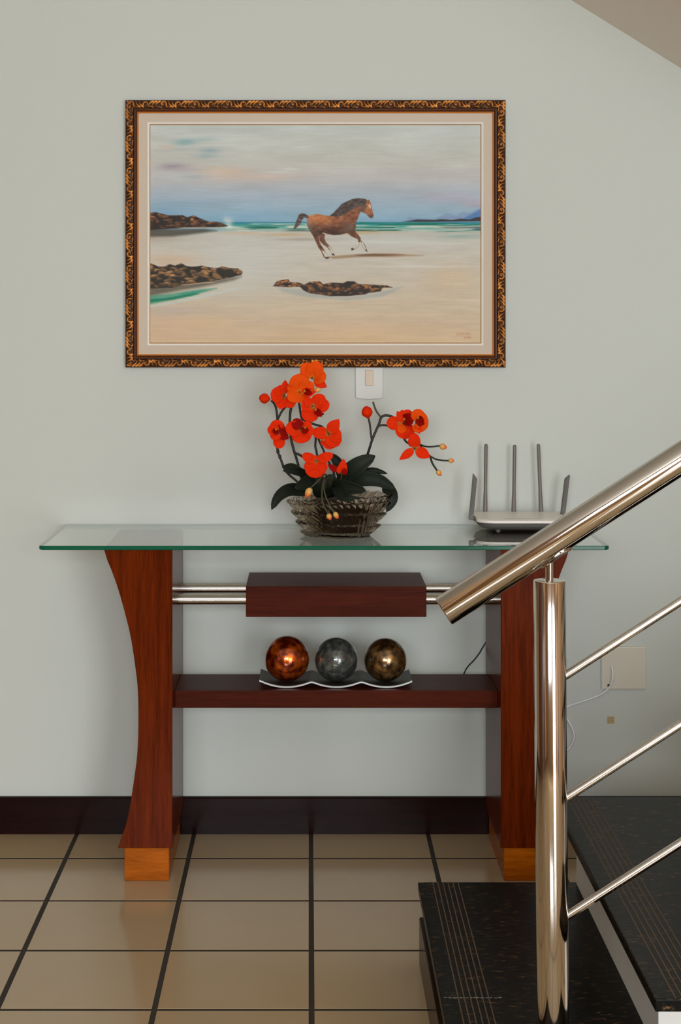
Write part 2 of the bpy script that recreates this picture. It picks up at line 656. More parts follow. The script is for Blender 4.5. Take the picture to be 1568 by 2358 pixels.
# guessed doors and glazing behind the camera, built for daylight and reflections
d1 = struct('door_1', join(box(1.14, 1.21, YR - 0.1, YR + 0.02, 0, 2.3), box(2.69, 2.76, YR - 0.1, YR + 0.02, 0, 2.3), box(1.14, 2.76, YR - 0.1, YR + 0.02, 2.23, 2.3),
                           box(1.93, 1.97, YR - 0.015, YR + 0.015, 0.03, 2.23)), M_door)
w1 = struct('window_1', join(box(-1.35, -1.28, YR - 0.1, YR + 0.02, 1.25, 2.25), box(0.58, 0.65, YR - 0.1, YR + 0.02, 1.25, 2.25),
                             box(-1.35, 0.65, YR - 0.1, YR + 0.02, 2.18, 2.25), box(-1.35, 0.65, YR - 0.1, YR + 0.04, 1.25, 1.32), box(-0.37, -0.33, YR - 0.015, YR + 0.015, 1.32, 2.18)), M_door)
struct('reflection_door_left', join(box(XL, XL + 0.04, -4.9, -1.7, 0, 2.15), box(XL, XL + 0.055, -2.53, -2.47, 0, 2.15), box(XL, XL + 0.055, -3.33, -3.27, 0, 2.15), box(XL, XL + 0.055, -4.13, -4.07, 0, 2.15), box(XL, XL + 0.06, -4.98, -4.9, 0, 2.2), box(XL, XL + 0.06, -1.7, -1.62, 0, 2.2)), M_door)  # unseen wide dark door, added to darken reflections in the steel
struct('reflection_door_right', join(box(XR - 0.04, XR, -5.3, -4.4, 0, 2.1), box(XR - 0.06, XR, -5.38, -5.3, 0, 2.18), box(XR - 0.06, XR, -4.4, -4.32, 0, 2.18)), M_door)  # unseen brown door, added for a warm streak in the steel

# ================================================================== CONSOLE TABLE
table = thing('console_table', 'mahogany console table with clear glass top, curved slab legs and steel tubes', 'console table', (0.03, -0.2, 0.0))
ZT, ZB = 0.8184, 0.8084                    # glass top and underside
GX0, GX1, GY0, GY1 = -0.650, 0.721, 3.997 + YC, -0.012
# glass sheet: faces clear, rim green
bm = bmesh.new()
rc = 0.012
poly = []
for cx, cy, a in ((GX1 - rc, GY0 + rc, -90), (GX1 - rc, GY1 - rc, 0), (GX0 + rc, GY1 - rc, 90), (GX0 + rc, GY0 + rc, 180)):
    for k in range(5):
        t = math.radians(a + 90 * k / 4)
        poly.append((cx + rc * math.cos(t), cy + rc * math.sin(t)))
v, f = [], []
n = len(poly)
ins = 0.0012
cxm, cym = (GX0 + GX1) / 2, (GY0 + GY1) / 2
inn = [(cxm + (p[0] - cxm) * (1 - ins / (GX1 - cxm)), cym + (p[1] - cym) * (1 - ins / (GY1 - cym))) for p in poly]
v = [(p[0], p[1], ZT) for p in inn] + [(p[0], p[1], ZT - 0.0012) for p in poly] + [(p[0], p[1], ZB + 0.0012) for p in poly] + [(p[0], p[1], ZB) for p in inn]
f = [tuple(range(n)), tuple(3 * n + k for k in range(n))[::-1]]
for r in range(3):
    for k in range(n):
        k2 = (k + 1) % n
        f.append((r * n + k, (r + 1) * n + k, (r + 1) * n + k2, r * n + k2))
gt = obj('glass_top', (v, f), [M_pane, M_edge, M_rim], table)
for i, p in enumerate(gt.data.polygons):
    p.material_index = 0 if i < 2 else (1 if p.normal.y < -0.4 else 2)
gt['label'] = 'clear glass sheet with green edges'

LY0, LY1 = 4.036 + YC, -0.045              # leg front and back
curve = [(238.6, 1262), (247, 1290), (256.4, 1312.6), (271.7, 1356), (287, 1409.6), (301, 1468), (311, 1532), (316.4, 1578), (318.5, 1626), (318.2, 1690), (315.5, 1740),
         (310.7, 1780), (303, 1832), (294, 1881), (283, 1920), (271, 1953)]
DL = 4.036
pts = [(P(x, y, DL).x, P(x, y, DL).z) for x, y in curve]
pts[0] = (pts[0][0], ZB)
zb = pts[-1][1]
pts = [(p.x, p.z) for p in smooth_path([Vector((a, 0, b)) for a, b in pts], 3)]
xi = P(397, 1500, DL).x                    # inner face
xc = (P(397, 0, DL).x + P(1153, 0, DL).x) / 2
for s in (0, 1):
    pl = pts + [(xi, zb), (xi, ZB)]
    if s:
        pl = [(2 * xc - a, b) for a, b in pl]
    lg = obj('leg', prism(pl, 'y', LY0, LY1, 0.0012), M_leg, table)
    fx0, fx1 = P(286, 0, DL).x, P(389, 0, DL).x
    if s:
        fx0, fx1 = 2 * xc - fx1, 2 * xc - fx0
    ft = obj('foot', box(fx0, fx1, LY0 + 0.004, LY1 - 0.004, 0.0, zb, 0.0012, 1), M_foot, lg)
    ft['label'] = 'pale honey coloured wooden foot block'
xr = 2 * xc - xi
sh = obj('shelf', box(xi, xr, 4.105 + YC, 4.298 + YC, 0.4043, 0.4475, 0.0018, 2), M_beam, table)
bx0, bx1 = P(566, 0, 4.10).x, P(982, 0, 4.10).x
obj('cross_block', box(bx0, bx1, 4.10 + YC, 4.33 + YC, 0.6293, 0.7052, 0.0018, 2), M_beam, table)
for yy in (4.135, 4.305):
    o = obj('steel_tube', tube([(xi, yy + YC, 0.6675), (xr, yy + YC, 0.6675)], 0.0133, 32), M_steel2, table, smooth=True, angle=40)
    o['label'] = 'brushed stainless steel tube'

# ================================================================== PAINTING
DW = 4.40                                  # front of the frame, a little off the wall
pic = thing('framed_painting', 'beach painting with galloping brown horse in carved gilt frame', 'painting', P(726, 846, 4.424))
k_px = 4.424 / F                           # metres per pixel on the wall


def wx(px):
    return (px - VX) * k_px


def wz(py):
    return H - (py - VY) * k_px


FX0, FX1, FZ0, FZ1 = wx(290), wx(1162.5), wz(846), wz(232)
FW = 31 * k_px
# repeat of carved scrolls: strokes in (along, across), along in units of the band width
nS, nT, PER = 80, 34, 75.0 / 19.0


def tile_relief():
    s = (np.arange(nS) + 0.5) / nS * PER
    t = (np.arange(nT) + 0.5) / nT
    Sg, Tg = np.meshgrid(s, t, indexing='ij')
    hgt = np.zeros_like(Sg)

    def stroke(pl, r0, r1):
        nonlocal hgt
        pl = np.array(pl)
        for i in range(len(pl) - 1):
            a, b = pl[i], pl[i + 1]
            for sh in (-PER, 0, PER):
                ax, bx = a[0] + sh, b[0] + sh
                dx, dy = bx - ax, b[1] - a[1]
                tt = np.clip(((Sg - ax) * dx + (Tg - a[1]) * dy) / (dx * dx + dy * dy + 1e-9), 0, 1)
                d = np.hypot(Sg - ax - tt * dx, Tg - a[1] - tt * dy)
                q = (i + tt) / (len(pl) - 1)
                r = r0 + (r1 - r0) * q
                hgt = np.maximum(hgt, np.sqrt(np.clip(1 - (d / r) ** 2, 0, 1)) * (r / 0.17) ** 0.6)
    def curl(cx, cy, r, a0, turn, r0, r1):
        n = 14
        stroke([(cx + r * (1 - 0.55 * k / n) * math.cos(a0 + turn * k / n), cy + r * (1 - 0.55 * k / n) * math.sin(a0 + turn * k / n)) for k in range(n + 1)], r0, r1)
    curl(0.52, 0.50, 0.40, 2.6, 5.2, 0.15, 0.09)
    stroke([(0.50, 0.52), (0.56, 0.48)], 0.12, 0.12)
    for x in (0.95, 1.38, 1.80):
        stroke([(x, 0.14), (x + 0.22, 0.26), (x + 0.42, 0.52), (x + 0.52, 0.86)], 0.19, 0.07)
    stroke([(0.70, 0.95), (1.05, 0.86), (1.30, 0.92)], 0.10, 0.07)
    curl(2.62, 0.52, 0.36, 0.4, -5.0, 0.15, 0.08)
    for x in (2.95, 3.35):
        stroke([(x, 0.86), (x + 0.20, 0.74), (x + 0.38, 0.48), (x + 0.50, 0.14)], 0.18, 0.07)
    stroke([(1.75, 0.92), (2.05, 0.80), (2.3, 0.88)], 0.11, 0.07)
    stroke([(3.55, 0.90), (3.85, 0.84), (4.1, 0.92)], 0.11, 0.07)
    return hgt


REL = tile_relief()
prof_v = np.array([0, 0.03, 0.08, 0.34, 0.60, 0.66, 0.70, 0.74, 0.78, 0.82, 0.86, 0.89, 0.93, 0.97, 1.0])
prof_h = np.array([0.012, 0.017, 0.0185, 0.0215, 0.0185, 0.0150, 0.0150, 0.0185, 0.0190, 0.0160, 0.0145, 0.0170, 0.0178, 0.0165, 0.0100])
gold, dark, umber, amber = (np.array(lin(*c)) for c in ((236, 150, 60), (58, 32, 15), (138, 70, 26), (214, 124, 14)))


def rail(L, seed):
    """grid of a mitred rail of length L in local (u along, v inward, h outward)"""
    nu = int(L / k_px / 0.95)
    vv = np.unique(np.concatenate([np.linspace(0, 1, 37), prof_v]))
    u = np.linspace(0, 1, nu)
    U, Vv = np.meshgrid(u, vv, indexing='ij')
    along = Vv * FW + U * (L - 2 * Vv * FW)
    h = np.interp(Vv, prof_v, prof_h)
    t = (Vv - 0.05) / 0.57
    s = along / (FW * 0.61) / PER + seed
    si = np.floor((s % 1) * nS).astype(int) % nS
    ti = np.clip((t * nT).astype(int), 0, nT - 1)
    rel = np.where((t > 0) & (t < 1), REL[si, ti], 0)
    edge = np.minimum(along, L - along) / FW
    bead = np.where((Vv > 0.71) & (Vv < 0.82), 0.5 + 0.5 * np.cos(along / (FW * 0.15) * 2 * math.pi), 0)
    h = h + rel * 0.0048 + bead * 0.0012
    wear = rng.random(rel.shape) * 0.25
    rough = 0.5 + 0.5 * np.sin(s * 2 * math.pi * 0.37 + 1.3)
    g = np.clip((rel - 0.40) * 1.7, 0, 1) * (0.55 + 0.35 * rough) + wear * (rel > 0.5)
    g = np.clip(g, 0, 1)[..., None]
    colr = dark * (1 - g) + gold * g
    mid = np.clip(rel * 2.0, 0, 1)[..., None] * 0.7
    colr = np.where(g > 0.02, colr, dark * (1 - mid) + umber * mid)
    bd = ((Vv > 0.71) & (Vv < 0.82))[..., None]
    colr = np.where(bd, dark * 0.7 + umber * (0.3 + 0.8 * bead[..., None]), colr)
    lip = (Vv > 0.865)[..., None]
    colr = np.where(lip, amber, colr)
    out = (Vv < 0.06)[..., None]
    colr = np.where(out, dark * 0.6 + umber * 0.4, colr)
    colr[..., 3] = 1
    n0, n1 = U.shape
    idx = np.arange(n0 * n1).reshape(n0, n1)
    faces = np.stack([idx[:-1, :-1], idx[1:, :-1], idx[1:, 1:], idx[:-1, 1:]], -1).reshape(-1, 4).tolist()
    return along, Vv * FW, h, colr, faces


YF = 4.424 + YC - 0.004
W_, H_ = FX1 - FX0, FZ1 - FZ0
for side in range(4):
    a, vv, h, colr, faces = rail(W_ if side % 2 == 0 else H_, side * 0.31)
    if side == 0:      # bottom
        X, Z = FX0 + a, FZ0 + vv
    elif side == 1:    # right
        X, Z = FX1 - vv, FZ0 + a
    elif side == 2:    # top
        X, Z = FX1 - a, FZ1 - vv
    else:
        X, Z = FX0 + vv, FZ1 - a
    V = np.stack([X, YF - h, Z], -1).reshape(-1, 3)
    o = obj('frame_rail', (V, faces), M_gilt, pic, smooth=True)
    set_attr(o, 'gilt', colr.reshape(-1, 4))


def ring(x0, x1, z0, z1, wd, y_out, y_in):
    """flat mitred ring facing the room"""
    o_ = [(x0, z0), (x1, z0), (x1, z1), (x0, z1)]
    i_ = [(x0 + wd, z0 + wd), (x1 - wd, z0 + wd), (x1 - wd, z1 - wd), (x0 + wd, z1 - wd)]
    v = [(a, y_out, b) for a, b in o_] + [(a, y_in, b) for a, b in i_] + [(a, YF, b) for a, b in o_] + [(a, YF, b) for a, b in i_]
    f = []
    for k in range(4):
        k2 = (k + 1) % 4
        f += [(k, k2, 4 + k2, 4 + k), (k, 8 + k, 8 + k2, k2), (4 + k, 4 + k2, 12 + k2, 12 + k)]
    return v, f


IX0, IX1, IZ0, IZ1 = FX0 + FW, FX1 - FW, FZ0 + FW, FZ1 - FW
LW = 20.5 * k_px
o = obj('liner', ring(IX0 - 0.001, IX1 + 0.001, IZ0 - 0.001, IZ1 + 0.001, LW + 0.001, YF - 0.0125, YF - 0.0105), M_liner, pic)
o['label'] = 'beige linen liner inside the gilt frame'
fl = 4.2 * k_px
bx = (IX0 + LW, IX1 - LW, IZ0 + LW, IZ1 - LW)
o = obj('fillet', ring(bx[0] - 0.0006, bx[1] + 0.0006, bx[2] - 0.0006, bx[3] + 0.0006, fl, YF - 0.0120, YF - 0.0085), M_fillet, pic)
o['label'] = 'thin pale gold inner slip'
b2 = 1.8 * k_px
bq = (bx[0] + fl, bx[1] - fl, bx[2] + fl, bx[3] - fl)
o = obj('gilt_bead', ring(bq[0] - 0.0004, bq[1] + 0.0004, bq[2] - 0.0004, bq[3] + 0.0004, b2, YF - 0.0088, YF - 0.0080), M_bead, pic)
o['label'] = 'fine dull gold line against the canvas'
fl += b2
obj('backing_board', box(FX0 + 0.006, FX1 - 0.006, YF, -0.0008, FZ0 + 0.006, FZ1 - 0.006), M_backing, pic)

# ---- the painted picture itself: colours of a flat canvas, one vertex per stroke cell
CX0, CX1, CZ0, CZ1 = bx[0] + fl - 0.001, bx[1] - fl + 0.001, bx[2] + fl - 0.001, bx[3] - fl + 0.001
stp = 1.15
nx, ny = int((CX1 - CX0) / k_px / stp), int((CZ1 - CZ0) / k_px / stp)
px = np.linspace(CX0 / k_px + VX, CX1 / k_px + VX, nx)
py = np.linspace(VY - (CZ1 - H) / k_px, VY - (CZ0 - H) / k_px, ny)
PX, PY = np.meshgrid(px, py, indexing='ij')


def noise(sx, sy, seed, oct=3):
    r = np.random.default_rng(seed)
    out = np.zeros_like(PX)
    amp, tot = 1.0, 0.0
    for o_ in range(oct):
        gx, gy = max(3, int(780 / sx) + 3), max(3, int(530 / sy) + 3)
        g = r.random((gx, gy))
        fx, fy = (PX - 335) / sx, (PY - 275) / sy
        ix, iy = np.clip(np.floor(fx).astype(int), 0, gx - 2), np.clip(np.floor(fy).astype(int), 0, gy - 2)
        tx, ty = fx - ix, fy - iy
        tx, ty = np.clip(tx, 0, 1), np.clip(ty, 0, 1)
        tx, ty = tx * tx * (3 - 2 * tx), ty * ty * (3 - 2 * ty)
        out += amp * ((g[ix, iy] * (1 - tx) + g[ix + 1, iy] * tx) * (1 - ty) + (g[ix, iy + 1] * (1 - tx) + g[ix + 1, iy + 1] * tx) * ty)
        tot += amp
        amp *= 0.5
        sx, sy = sx / 2, sy / 2
    return out / tot


def sst(x, a, b):
    t = np.clip((x - a) / (b - a), 0, 1)
    return t * t * (3 - 2 * t)


def C(*c):
    return np.array(c, float)


def over(img, col, m):
    return img * (1 - m[..., None]) + col * m[..., None]


def blob(cx, cy, rx, ry, rot=0.0, p=1.0):
    c, s = math.cos(rot), math.sin(rot)
    dx, dy = PX - cx, PY - cy
    return np.exp(-(((dx * c + dy * s) / rx) ** 2 + ((-dx * s + dy * c) / ry) ** 2) * p)


def poly_mask(pl, soft=1.0):
    """anti-aliased polygon mask from signed distance"""
    pl = np.array(pl, float)
    x0, y0 = pl.min(0) - 6
    x1, y1 = pl.max(0) + 6
    i0, i1 = np.searchsorted(px, x0), np.searchsorted(px, x1)
    j0, j1 = np.searchsorted(py, y0), np.searchsorted(py, y1)
    X, Y = PX[i0:i1, j0:j1], PY[i0:i1, j0:j1]
    ins = np.zeros(X.shape, bool)
    d = np.full(X.shape, 1e9)
    for k in range(len(pl)):
        a, b = pl[k], pl[(k + 1) % len(pl)]
        if a[1] != b[1]:
            c = ((a[1] > Y) != (b[1] > Y)) & (X < (b[0] - a[0]) * (Y - a[1]) / (b[1] - a[1]) + a[0])
            ins ^= c
        ex, ey = b[0] - a[0], b[1] - a[1]
        t = np.clip(((X - a[0]) * ex + (Y - a[1]) * ey) / (ex * ex + ey * ey + 1e-9), 0, 1)
        d = np.minimum(d, np.hypot(X - a[0] - t * ex, Y - a[1] - t * ey))
    sd = np.where(ins, d, -d)
    m = np.zeros_like(PX)
    m[i0:i1, j0:j1] = np.clip(sd / (2 * soft) + 0.5, 0, 1)
    return m


def grad(ys, cols):
    cols = np.array(cols, float)
    return np.stack([np.interp(PY, ys, cols[:, k]) for k in range(3)], -1)


nA, nB, nC_ = noise(120, 22, 1), noise(60, 9, 2), noise(24, 14, 3)
nF = noise(14, 5, 4)
# sky
img = grad([284, 330, 380, 415, 450, 490, 512], [(182, 188, 184), (184, 188, 180), (182, 182, 174), (178, 178, 176), (158, 172, 182), (138, 166, 182), (126, 164, 184)])
img += ((nA - 0.5) * 18)[..., None] * C(0.9, 1, 1.1)
img = over(img, C(150, 168, 180), sst(nA + (1 - blob(400, 440, 200, 60)) * -0.5 + 0.15, 0.45, 0.8) * 0.5 * sst(400 - PX, -200, 60) * sst(PY, 380, 450))
for cx, cy, rx, ry, cl, m in ((425, 328, 26, 7, (110, 156, 160), 0.75), (470, 322, 34, 6, (140, 166, 166), 0.5), (485, 347, 24, 6, (126, 154, 166), 0.7), (478, 360, 24, 5, (128, 160, 168), 0.5),
                              (400, 346, 60, 5, (150, 160, 164), 0.4), (400, 384, 34, 8, (148, 136, 146), 0.75), (440, 392, 50, 4, (156, 146, 152), 0.45), (446, 408, 30, 5, (140, 162, 172), 0.55),
                              (385, 340, 22, 7, (196, 180, 158), 0.55), (520, 396, 55, 10, (204, 178, 154), 0.7), (590, 408, 110, 9, (198, 178, 160), 0.65), (700, 402, 90, 7, (190, 180, 168), 0.5),
                              (640, 397, 38, 3.5, (196, 200, 196), 0.6), (668, 390, 20, 3, (204, 206, 200), 0.6), (740, 408, 70, 6, (170, 176, 182), 0.5), (500, 388, 26, 4, (204, 186, 156), 0.5),
                              (1040, 455, 90, 12, (176, 160, 172), 0.5), (1090, 470, 30, 8, (186, 156, 166), 0.5), (380, 495, 60, 16, (96, 148, 186), 0.45), (560, 500, 80, 12, (106, 156, 184), 0.4), (420, 470, 90, 8, (120, 156, 178), 0.4)):
    img = over(img, C(*cl), blob(cx, cy, rx, ry, -0.03 if cx < 600 else 0.02) * m * (0.7 + 0.5 * nB))
# far mountains and headland
img = over(img, C(120, 140, 172), poly_mask([(930, 512), (940, 500), (955, 502), (1000, 506), (1015, 497), (1030, 491), (1050, 497), (1065, 489), (1080, 492), (1095, 484), (1112, 478), (1112, 512)], 1.6) * 0.75)
img = over(img, C(58, 108, 164), poly_mask([(1060, 508), (1075, 499), (1092, 490), (1112, 479), (1112, 508)], 2.5) * 0.7)
# sea
sea = sst(PY, 511, 512.6) * sst(PX, 470, 530)
img = over(img, grad([511, 515, 520, 530, 540], [(46, 122, 156), (40, 130, 136), (64, 148, 136), (150, 176, 164), (176, 172, 158)]), sea * sst(548 - PY, 0, 8))
wv = noise(70, 3.2, 6, 2)
fade = sst(PY, 513, 517) * sst(545 - PY, 5, 16) * sst(PX, 525, 560)
img = over(img, C(196, 200, 186), sst(wv, 0.52, 0.66) * fade * 0.85)
img = over(img, C(4, 92, 74), sst(1 - wv, 0.60, 0.72) * fade * 0.9)
for x0, x1, y, cl, th in ((640, 860, 533, (60, 68, 50), 1.6), (540, 600, 524.5, (20, 92, 76), 1.6), (960, 1108, 519, (10, 104, 80), 1.5), (1000, 1108, 524, (92, 98, 92), 1.8), (1075, 1108, 528, (62, 76, 92), 3), (560, 700, 519.5, (30, 120, 112), 1.4), (800, 1000, 515.5, (0, 118, 96), 1.8)):
    img = over(img, C(*cl), np.exp(-((PY - y - 1.2 * np.sin(PX / 23.)) / th) ** 2) * sst(PX, x0, x0 + 30) * sst(x1 + 20 - PX, 0, 30) * 0.85)
img = over(img, C(46, 42, 40), poly_mask([(925, 511.5), (960, 506), (1000, 507), (1015, 505), (1040, 507), (1060, 504), (1080, 506), (1095, 501), (1112, 499), (1112, 510), (1000, 511.5)], 0.8) * 0.95)
# sand
sand = grad([530, 545, 580, 620, 660, 700, 740, 792], [(176, 172, 160), (180, 176, 164), (188, 183, 169), (188, 181, 166), (190, 179, 159), (193, 178, 152), (194, 174, 148), (196, 172, 138)])
sand += ((nB - 0.5) * 16)[..., None] * C(1, 1, 1)
sand = over(sand, C(188, 190, 182), blob(560, 590, 130, 90) * 0.8)
sand = over(sand, C(186, 190, 184), blob(900, 555, 200, 22) * 0.6)
sand = over(sand, C(206, 176, 134), blob(470, 745, 70, 22) * 0.5 + blob(1040, 640, 60, 30) * 0.45 + blob(820, 770, 200, 25) * 0.45)
sand = over(sand, C(198, 166, 136), blob(400, 600, 60, 14) * 0.6 + blob(370, 760, 70, 40) * 0.5)
sand = over(sand, C(178, 166, 158), blob(400, 715, 80, 12) * 0.6)
sand = over(sand, C(168, 150, 132), blob(360, 550, 50, 8) * 0.6)
for x, y, rx, ry, cl, m in ((800, 535, 60, 4, (186, 132, 54), 0.7), (880, 532, 60, 3, (190, 150, 86), 0.6), (660, 541, 50, 3, (186, 148, 86), 0.6), (700, 552, 60, 3, (150, 132, 110), 0.5), (900, 558, 130, 3, (202, 204, 196), 0.5),
                            (960, 614, 120, 1.8, (204, 206, 196), 0.7), (560, 538, 50, 3, (196, 160, 110), 0.4), (1060, 545, 50, 5, (132, 164, 152), 0.7), (1020, 562, 60, 3, (200, 196, 184), 0.6), (1088, 532, 26, 3, (96, 98, 104), 0.6),
                            (1080, 692, 26, 1.6, (212, 202, 182), 0.6), (560, 640, 40, 40, (190, 192, 184), 0.3)):
    sand = over(sand, C(*cl), blob(x, y, rx, ry) * m)
img = over(img, sand, sst(PY + (nB - 0.5) * 5 - 2 * sst(PX, 900, 1100) * 2, 531, 537) * sst(PX + (PY - 512) * 2, 470, 540) + sst(PY, 526, 536) * (1 - sst(PX + (PY - 512) * 2, 470, 540)) * 0.98)
img = over(img, C(200, 204, 198), (blob(528, 514, 9, 11) * 0.9 + blob(520, 507, 6, 8) * 0.4 + blob(540, 524, 26, 3) * 0.8) * (0.6 + 0.8 * nC_))


def rocks(pl, seed, lit, drk, sc_=22):
    """a reef painted stone by stone: each stone catches light on its upper left"""
    global img
    m = poly_mask(pl, 1.0)
    img = over(img, drk, m)
    r = random.Random(seed)
    x0, x1 = min(p[0] for p in pl), max(p[0] for p in pl)
    y0, y1 = min(p[1] for p in pl), max(p[1] for p in pl)
    nz_ = noise(7, 4, seed + 100, 2)
    stones = sorted((r.uniform(y0, y1), r.uniform(x0, x1)) for _ in range(int((x1 - x0) * (y1 - y0) / (sc_ * 3.4))))
    for cy, cx in stones:
        rx, ry = r.uniform(0.35, 0.85) * sc_ * 0.62, r.uniform(0.3, 0.6) * sc_ * 0.45
        i0, i1 = np.searchsorted(px, cx - rx * 1.3), np.searchsorted(px, cx + rx * 1.3)
        j0, j1 = np.searchsorted(py, cy - ry * 1.3), np.searchsorted(py, cy + ry * 1.3)
        if i1 - i0 < 2 or j1 - j0 < 2:
            continue
        tl = r.uniform(-0.1, 0.45)
        dx, dy = (PX[i0:i1, j0:j1] - cx) / rx, (PY[i0:i1, j0:j1] - cy) / ry
        dy = dy - dx * tl
        d = np.sqrt(dx * dx + dy * dy) + (nz_[i0:i1, j0:j1] - 0.5) * 0.7
        k = np.clip((1 - d) * 3, 0, 1)
        lt = np.clip(0.30 - 0.75 * dy - 0.25 * dx + (nz_[i0:i1, j0:j1] - 0.5) * 0.9, 0, 1) * r.uniform(0.5, 1.45) * (0.55 + 0.55 * (y1 - cy) / (y1 - y0))
        cl = drk + (lit - drk) * np.clip(lt, 0, 1)[..., None]
        mm = (k * m[i0:i1, j0:j1])[..., None]
        img[i0:i1, j0:j1] = img[i0:i1, j0:j1] * (1 - mm) + cl * mm


img = over(img, C(60, 58, 50), poly_mask([(340, 528), (400, 528), (470, 527), (500, 532), (460, 538), (400, 545), (340, 546)], 3.5) * 0.8)
rocks([(340, 492), (358, 489), (370, 492), (384, 496), (404, 497), (420, 496), (432, 501), (447, 497), (460, 503), (480, 511), (505, 512), (525, 521), (500, 524), (460, 524), (420, 525), (395, 527), (340, 531)], 11, C(176, 112, 62), C(40, 30, 24))
img = over(img, C(206, 196, 180), np.exp(-((PY - 525.5) / 1.0) ** 2) * sst(PX, 402, 430) * sst(540 - PX, 0, 40) * 0.8)
sh2 = poly_mask([(340, 656), (420, 656), (500, 645), (556, 637), (540, 645), (470, 660), (400, 672), (340, 684)], 4)
img = over(img, C(84, 80, 66), sh2 * 0.85)
img = over(img, C(52, 140, 114), poly_mask([(340, 682), (400, 676), (460, 667), (500, 664), (440, 682), (390, 692), (340, 702)], 2.5) * (0.6 + 0.5 * nB))
img = over(img, C(4, 110, 82), poly_mask([(340, 690), (380, 687), (450, 675), (460, 677), (400, 690), (340, 697)], 1.5) * 0.8)
img = over(img, C(182, 192, 186), poly_mask([(340, 704), (400, 694), (460, 680), (540, 662), (548, 665), (470, 686), (400, 700), (340, 709)], 2) * 0.75)
rocks([(340, 606), (352, 608), (364, 614), (380, 614), (392, 609), (404, 612), (418, 607), (430, 613), (446, 615), (465, 612), (482, 616), (500, 618), (512, 614), (530, 618), (548, 619), (559, 626), (556, 633), (530, 640), (490, 647), (440, 654), (415, 658), (400, 662), (340, 665)], 21, C(206, 150, 92), C(40, 35, 26), 26)
img = over(img, C(214, 160, 130), np.exp(-((PY - 656 + (PX - 417) * 0.075) / 1.0) ** 2) * sst(PX, 412, 422) * sst(505 - PX, 0, 20) * 0.8)
img = over(img, C(150, 160, 160), poly_mask([(640, 662), (700, 668), (740, 678), (800, 684), (880, 672), (905, 664), (930, 660), (880, 684), (800, 692), (720, 686), (650, 672)], 3) * 0.6)
rocks([(629, 659), (638, 648), (650, 645), (664, 644), (668, 650), (690, 652), (700, 656), (712, 650), (735, 648), (745, 655), (762, 651), (790, 652), (800, 648), (815, 648), (826, 655), (860, 656), (890, 658), (903, 662), (880, 663), (876, 671), (850, 674), (840, 678), (800, 682), (760, 682), (735, 678), (712, 675), (698, 668), (690, 660), (660, 661)], 31, C(204, 132, 72), C(42, 32, 24), 18)
# shadow of the horse and the horse
img = over(img, C(140, 104, 68), poly_mask([(745, 592), (800, 588), (850, 585), (900, 584), (975, 589), (900, 592), (830, 592), (770, 596)], 2.2) * 0.75)
img = over(img, C(92, 66, 44), poly_mask([(815, 587), (860, 584.5), (930, 587), (880, 590), (830, 590)], 1.6) * 0.7)
hz = lambda L: [(640 + a / 4.3556, 430 + b / 4.3556) for a, b in L]
body = hz([(300, 300), (330, 285), (400, 276), (470, 290), (520, 298), (560, 265), (610, 215), (680, 160), (740, 130), (800, 120), (850, 125), (878, 128), (888, 140), (915, 132), (920, 150), (932, 180), (945, 235), (958, 290), (950, 312), (930, 318), (912, 308), (890, 285), (860, 262), (830, 252), (815, 280), (795, 330), (780, 370), (782, 410), (765, 450), (720, 466), (680, 470), (620, 485), (560, 488), (500, 478), (450, 462), (420, 490), (380, 520), (345, 480), (310, 430), (292, 390), (288, 340)])
legs = [hz([(308, 420), (350, 490), (382, 560), (405, 610), (436, 655), (458, 705), (485, 726), (515, 715), (490, 690), (467, 640), (434, 590), (414, 550), (412, 500), (425, 440)]),
        hz([(412, 455), (418, 545), (450, 580), (498, 614), (528, 650), (542, 685), (567, 690), (557, 650), (522, 600), (482, 560), (466, 520), (472, 480)]),
        hz([(685, 460), (735, 500), (798, 527), (803, 545), (788, 580), (755, 610), (733, 622), (738, 642), (764, 632), (802, 602), (822, 562), (830, 522), (802, 480), (770, 445)]),
        hz([(812, 530), (828, 552), (848, 600), (872, 640), (897, 657), (887, 625), (867, 580), (842, 548)])]
tail = hz([(305, 295), (270, 273), (240, 268), (210, 283), (190, 330), (173, 380), (153, 428), (190, 412), (225, 377), (245, 335), (262, 312), (305, 322)])
mane = hz([(515, 296), (560, 262), (605, 212), (640, 175), (680, 155), (740, 127), (800, 117), (850, 122), (885, 130), (888, 165), (855, 195), (790, 205), (730, 240), (665, 285), (600, 305)])
brown, bdark, blit, grey = C(124, 76, 48), C(84, 68, 60), C(186, 118, 72), C(122, 106, 98)
hn = noise(9, 6, 41, 2)
for lg_ in legs:
    img = over(img, brown * 0.8 + (hn[..., None] - 0.5) * 50, poly_mask(lg_, 0.7))
m = poly_mask(body, 0.8)
shd = sst(PY, 505, 541)
hb = brown + (blit - brown) * (blob(735, 506, 40, 14) + blob(716, 500, 12, 10) + blob(846, 478, 9, 12))[..., None].clip(0, 1)
hb = hb * (1 - shd[..., None] * 0.45) + (hn[..., None] - 0.5) * 60
hb = over(hb, grey, (blob(712, 522, 12, 14) + blob(806, 524, 12, 12)) * 0.6)
img = over(img, hb, m)
img = over(img, bdark, poly_mask(hz([(830, 190), (880, 165), (890, 215), (860, 262), (830, 252)]), 2) * 0.7 + poly_mask(hz([(900, 290), (955, 290), (950, 314), (925, 320)]), 1.0) * 0.8)
img = over(img, bdark * 0.9 + (noise(5, 3, 44, 2)[..., None] - 0.4) * 70, poly_mask(tail, 0.9))
img = over(img, bdark * 0.8 + (noise(6, 3, 45, 2)[..., None] - 0.4) * 60, poly_mask(mane, 0.9))
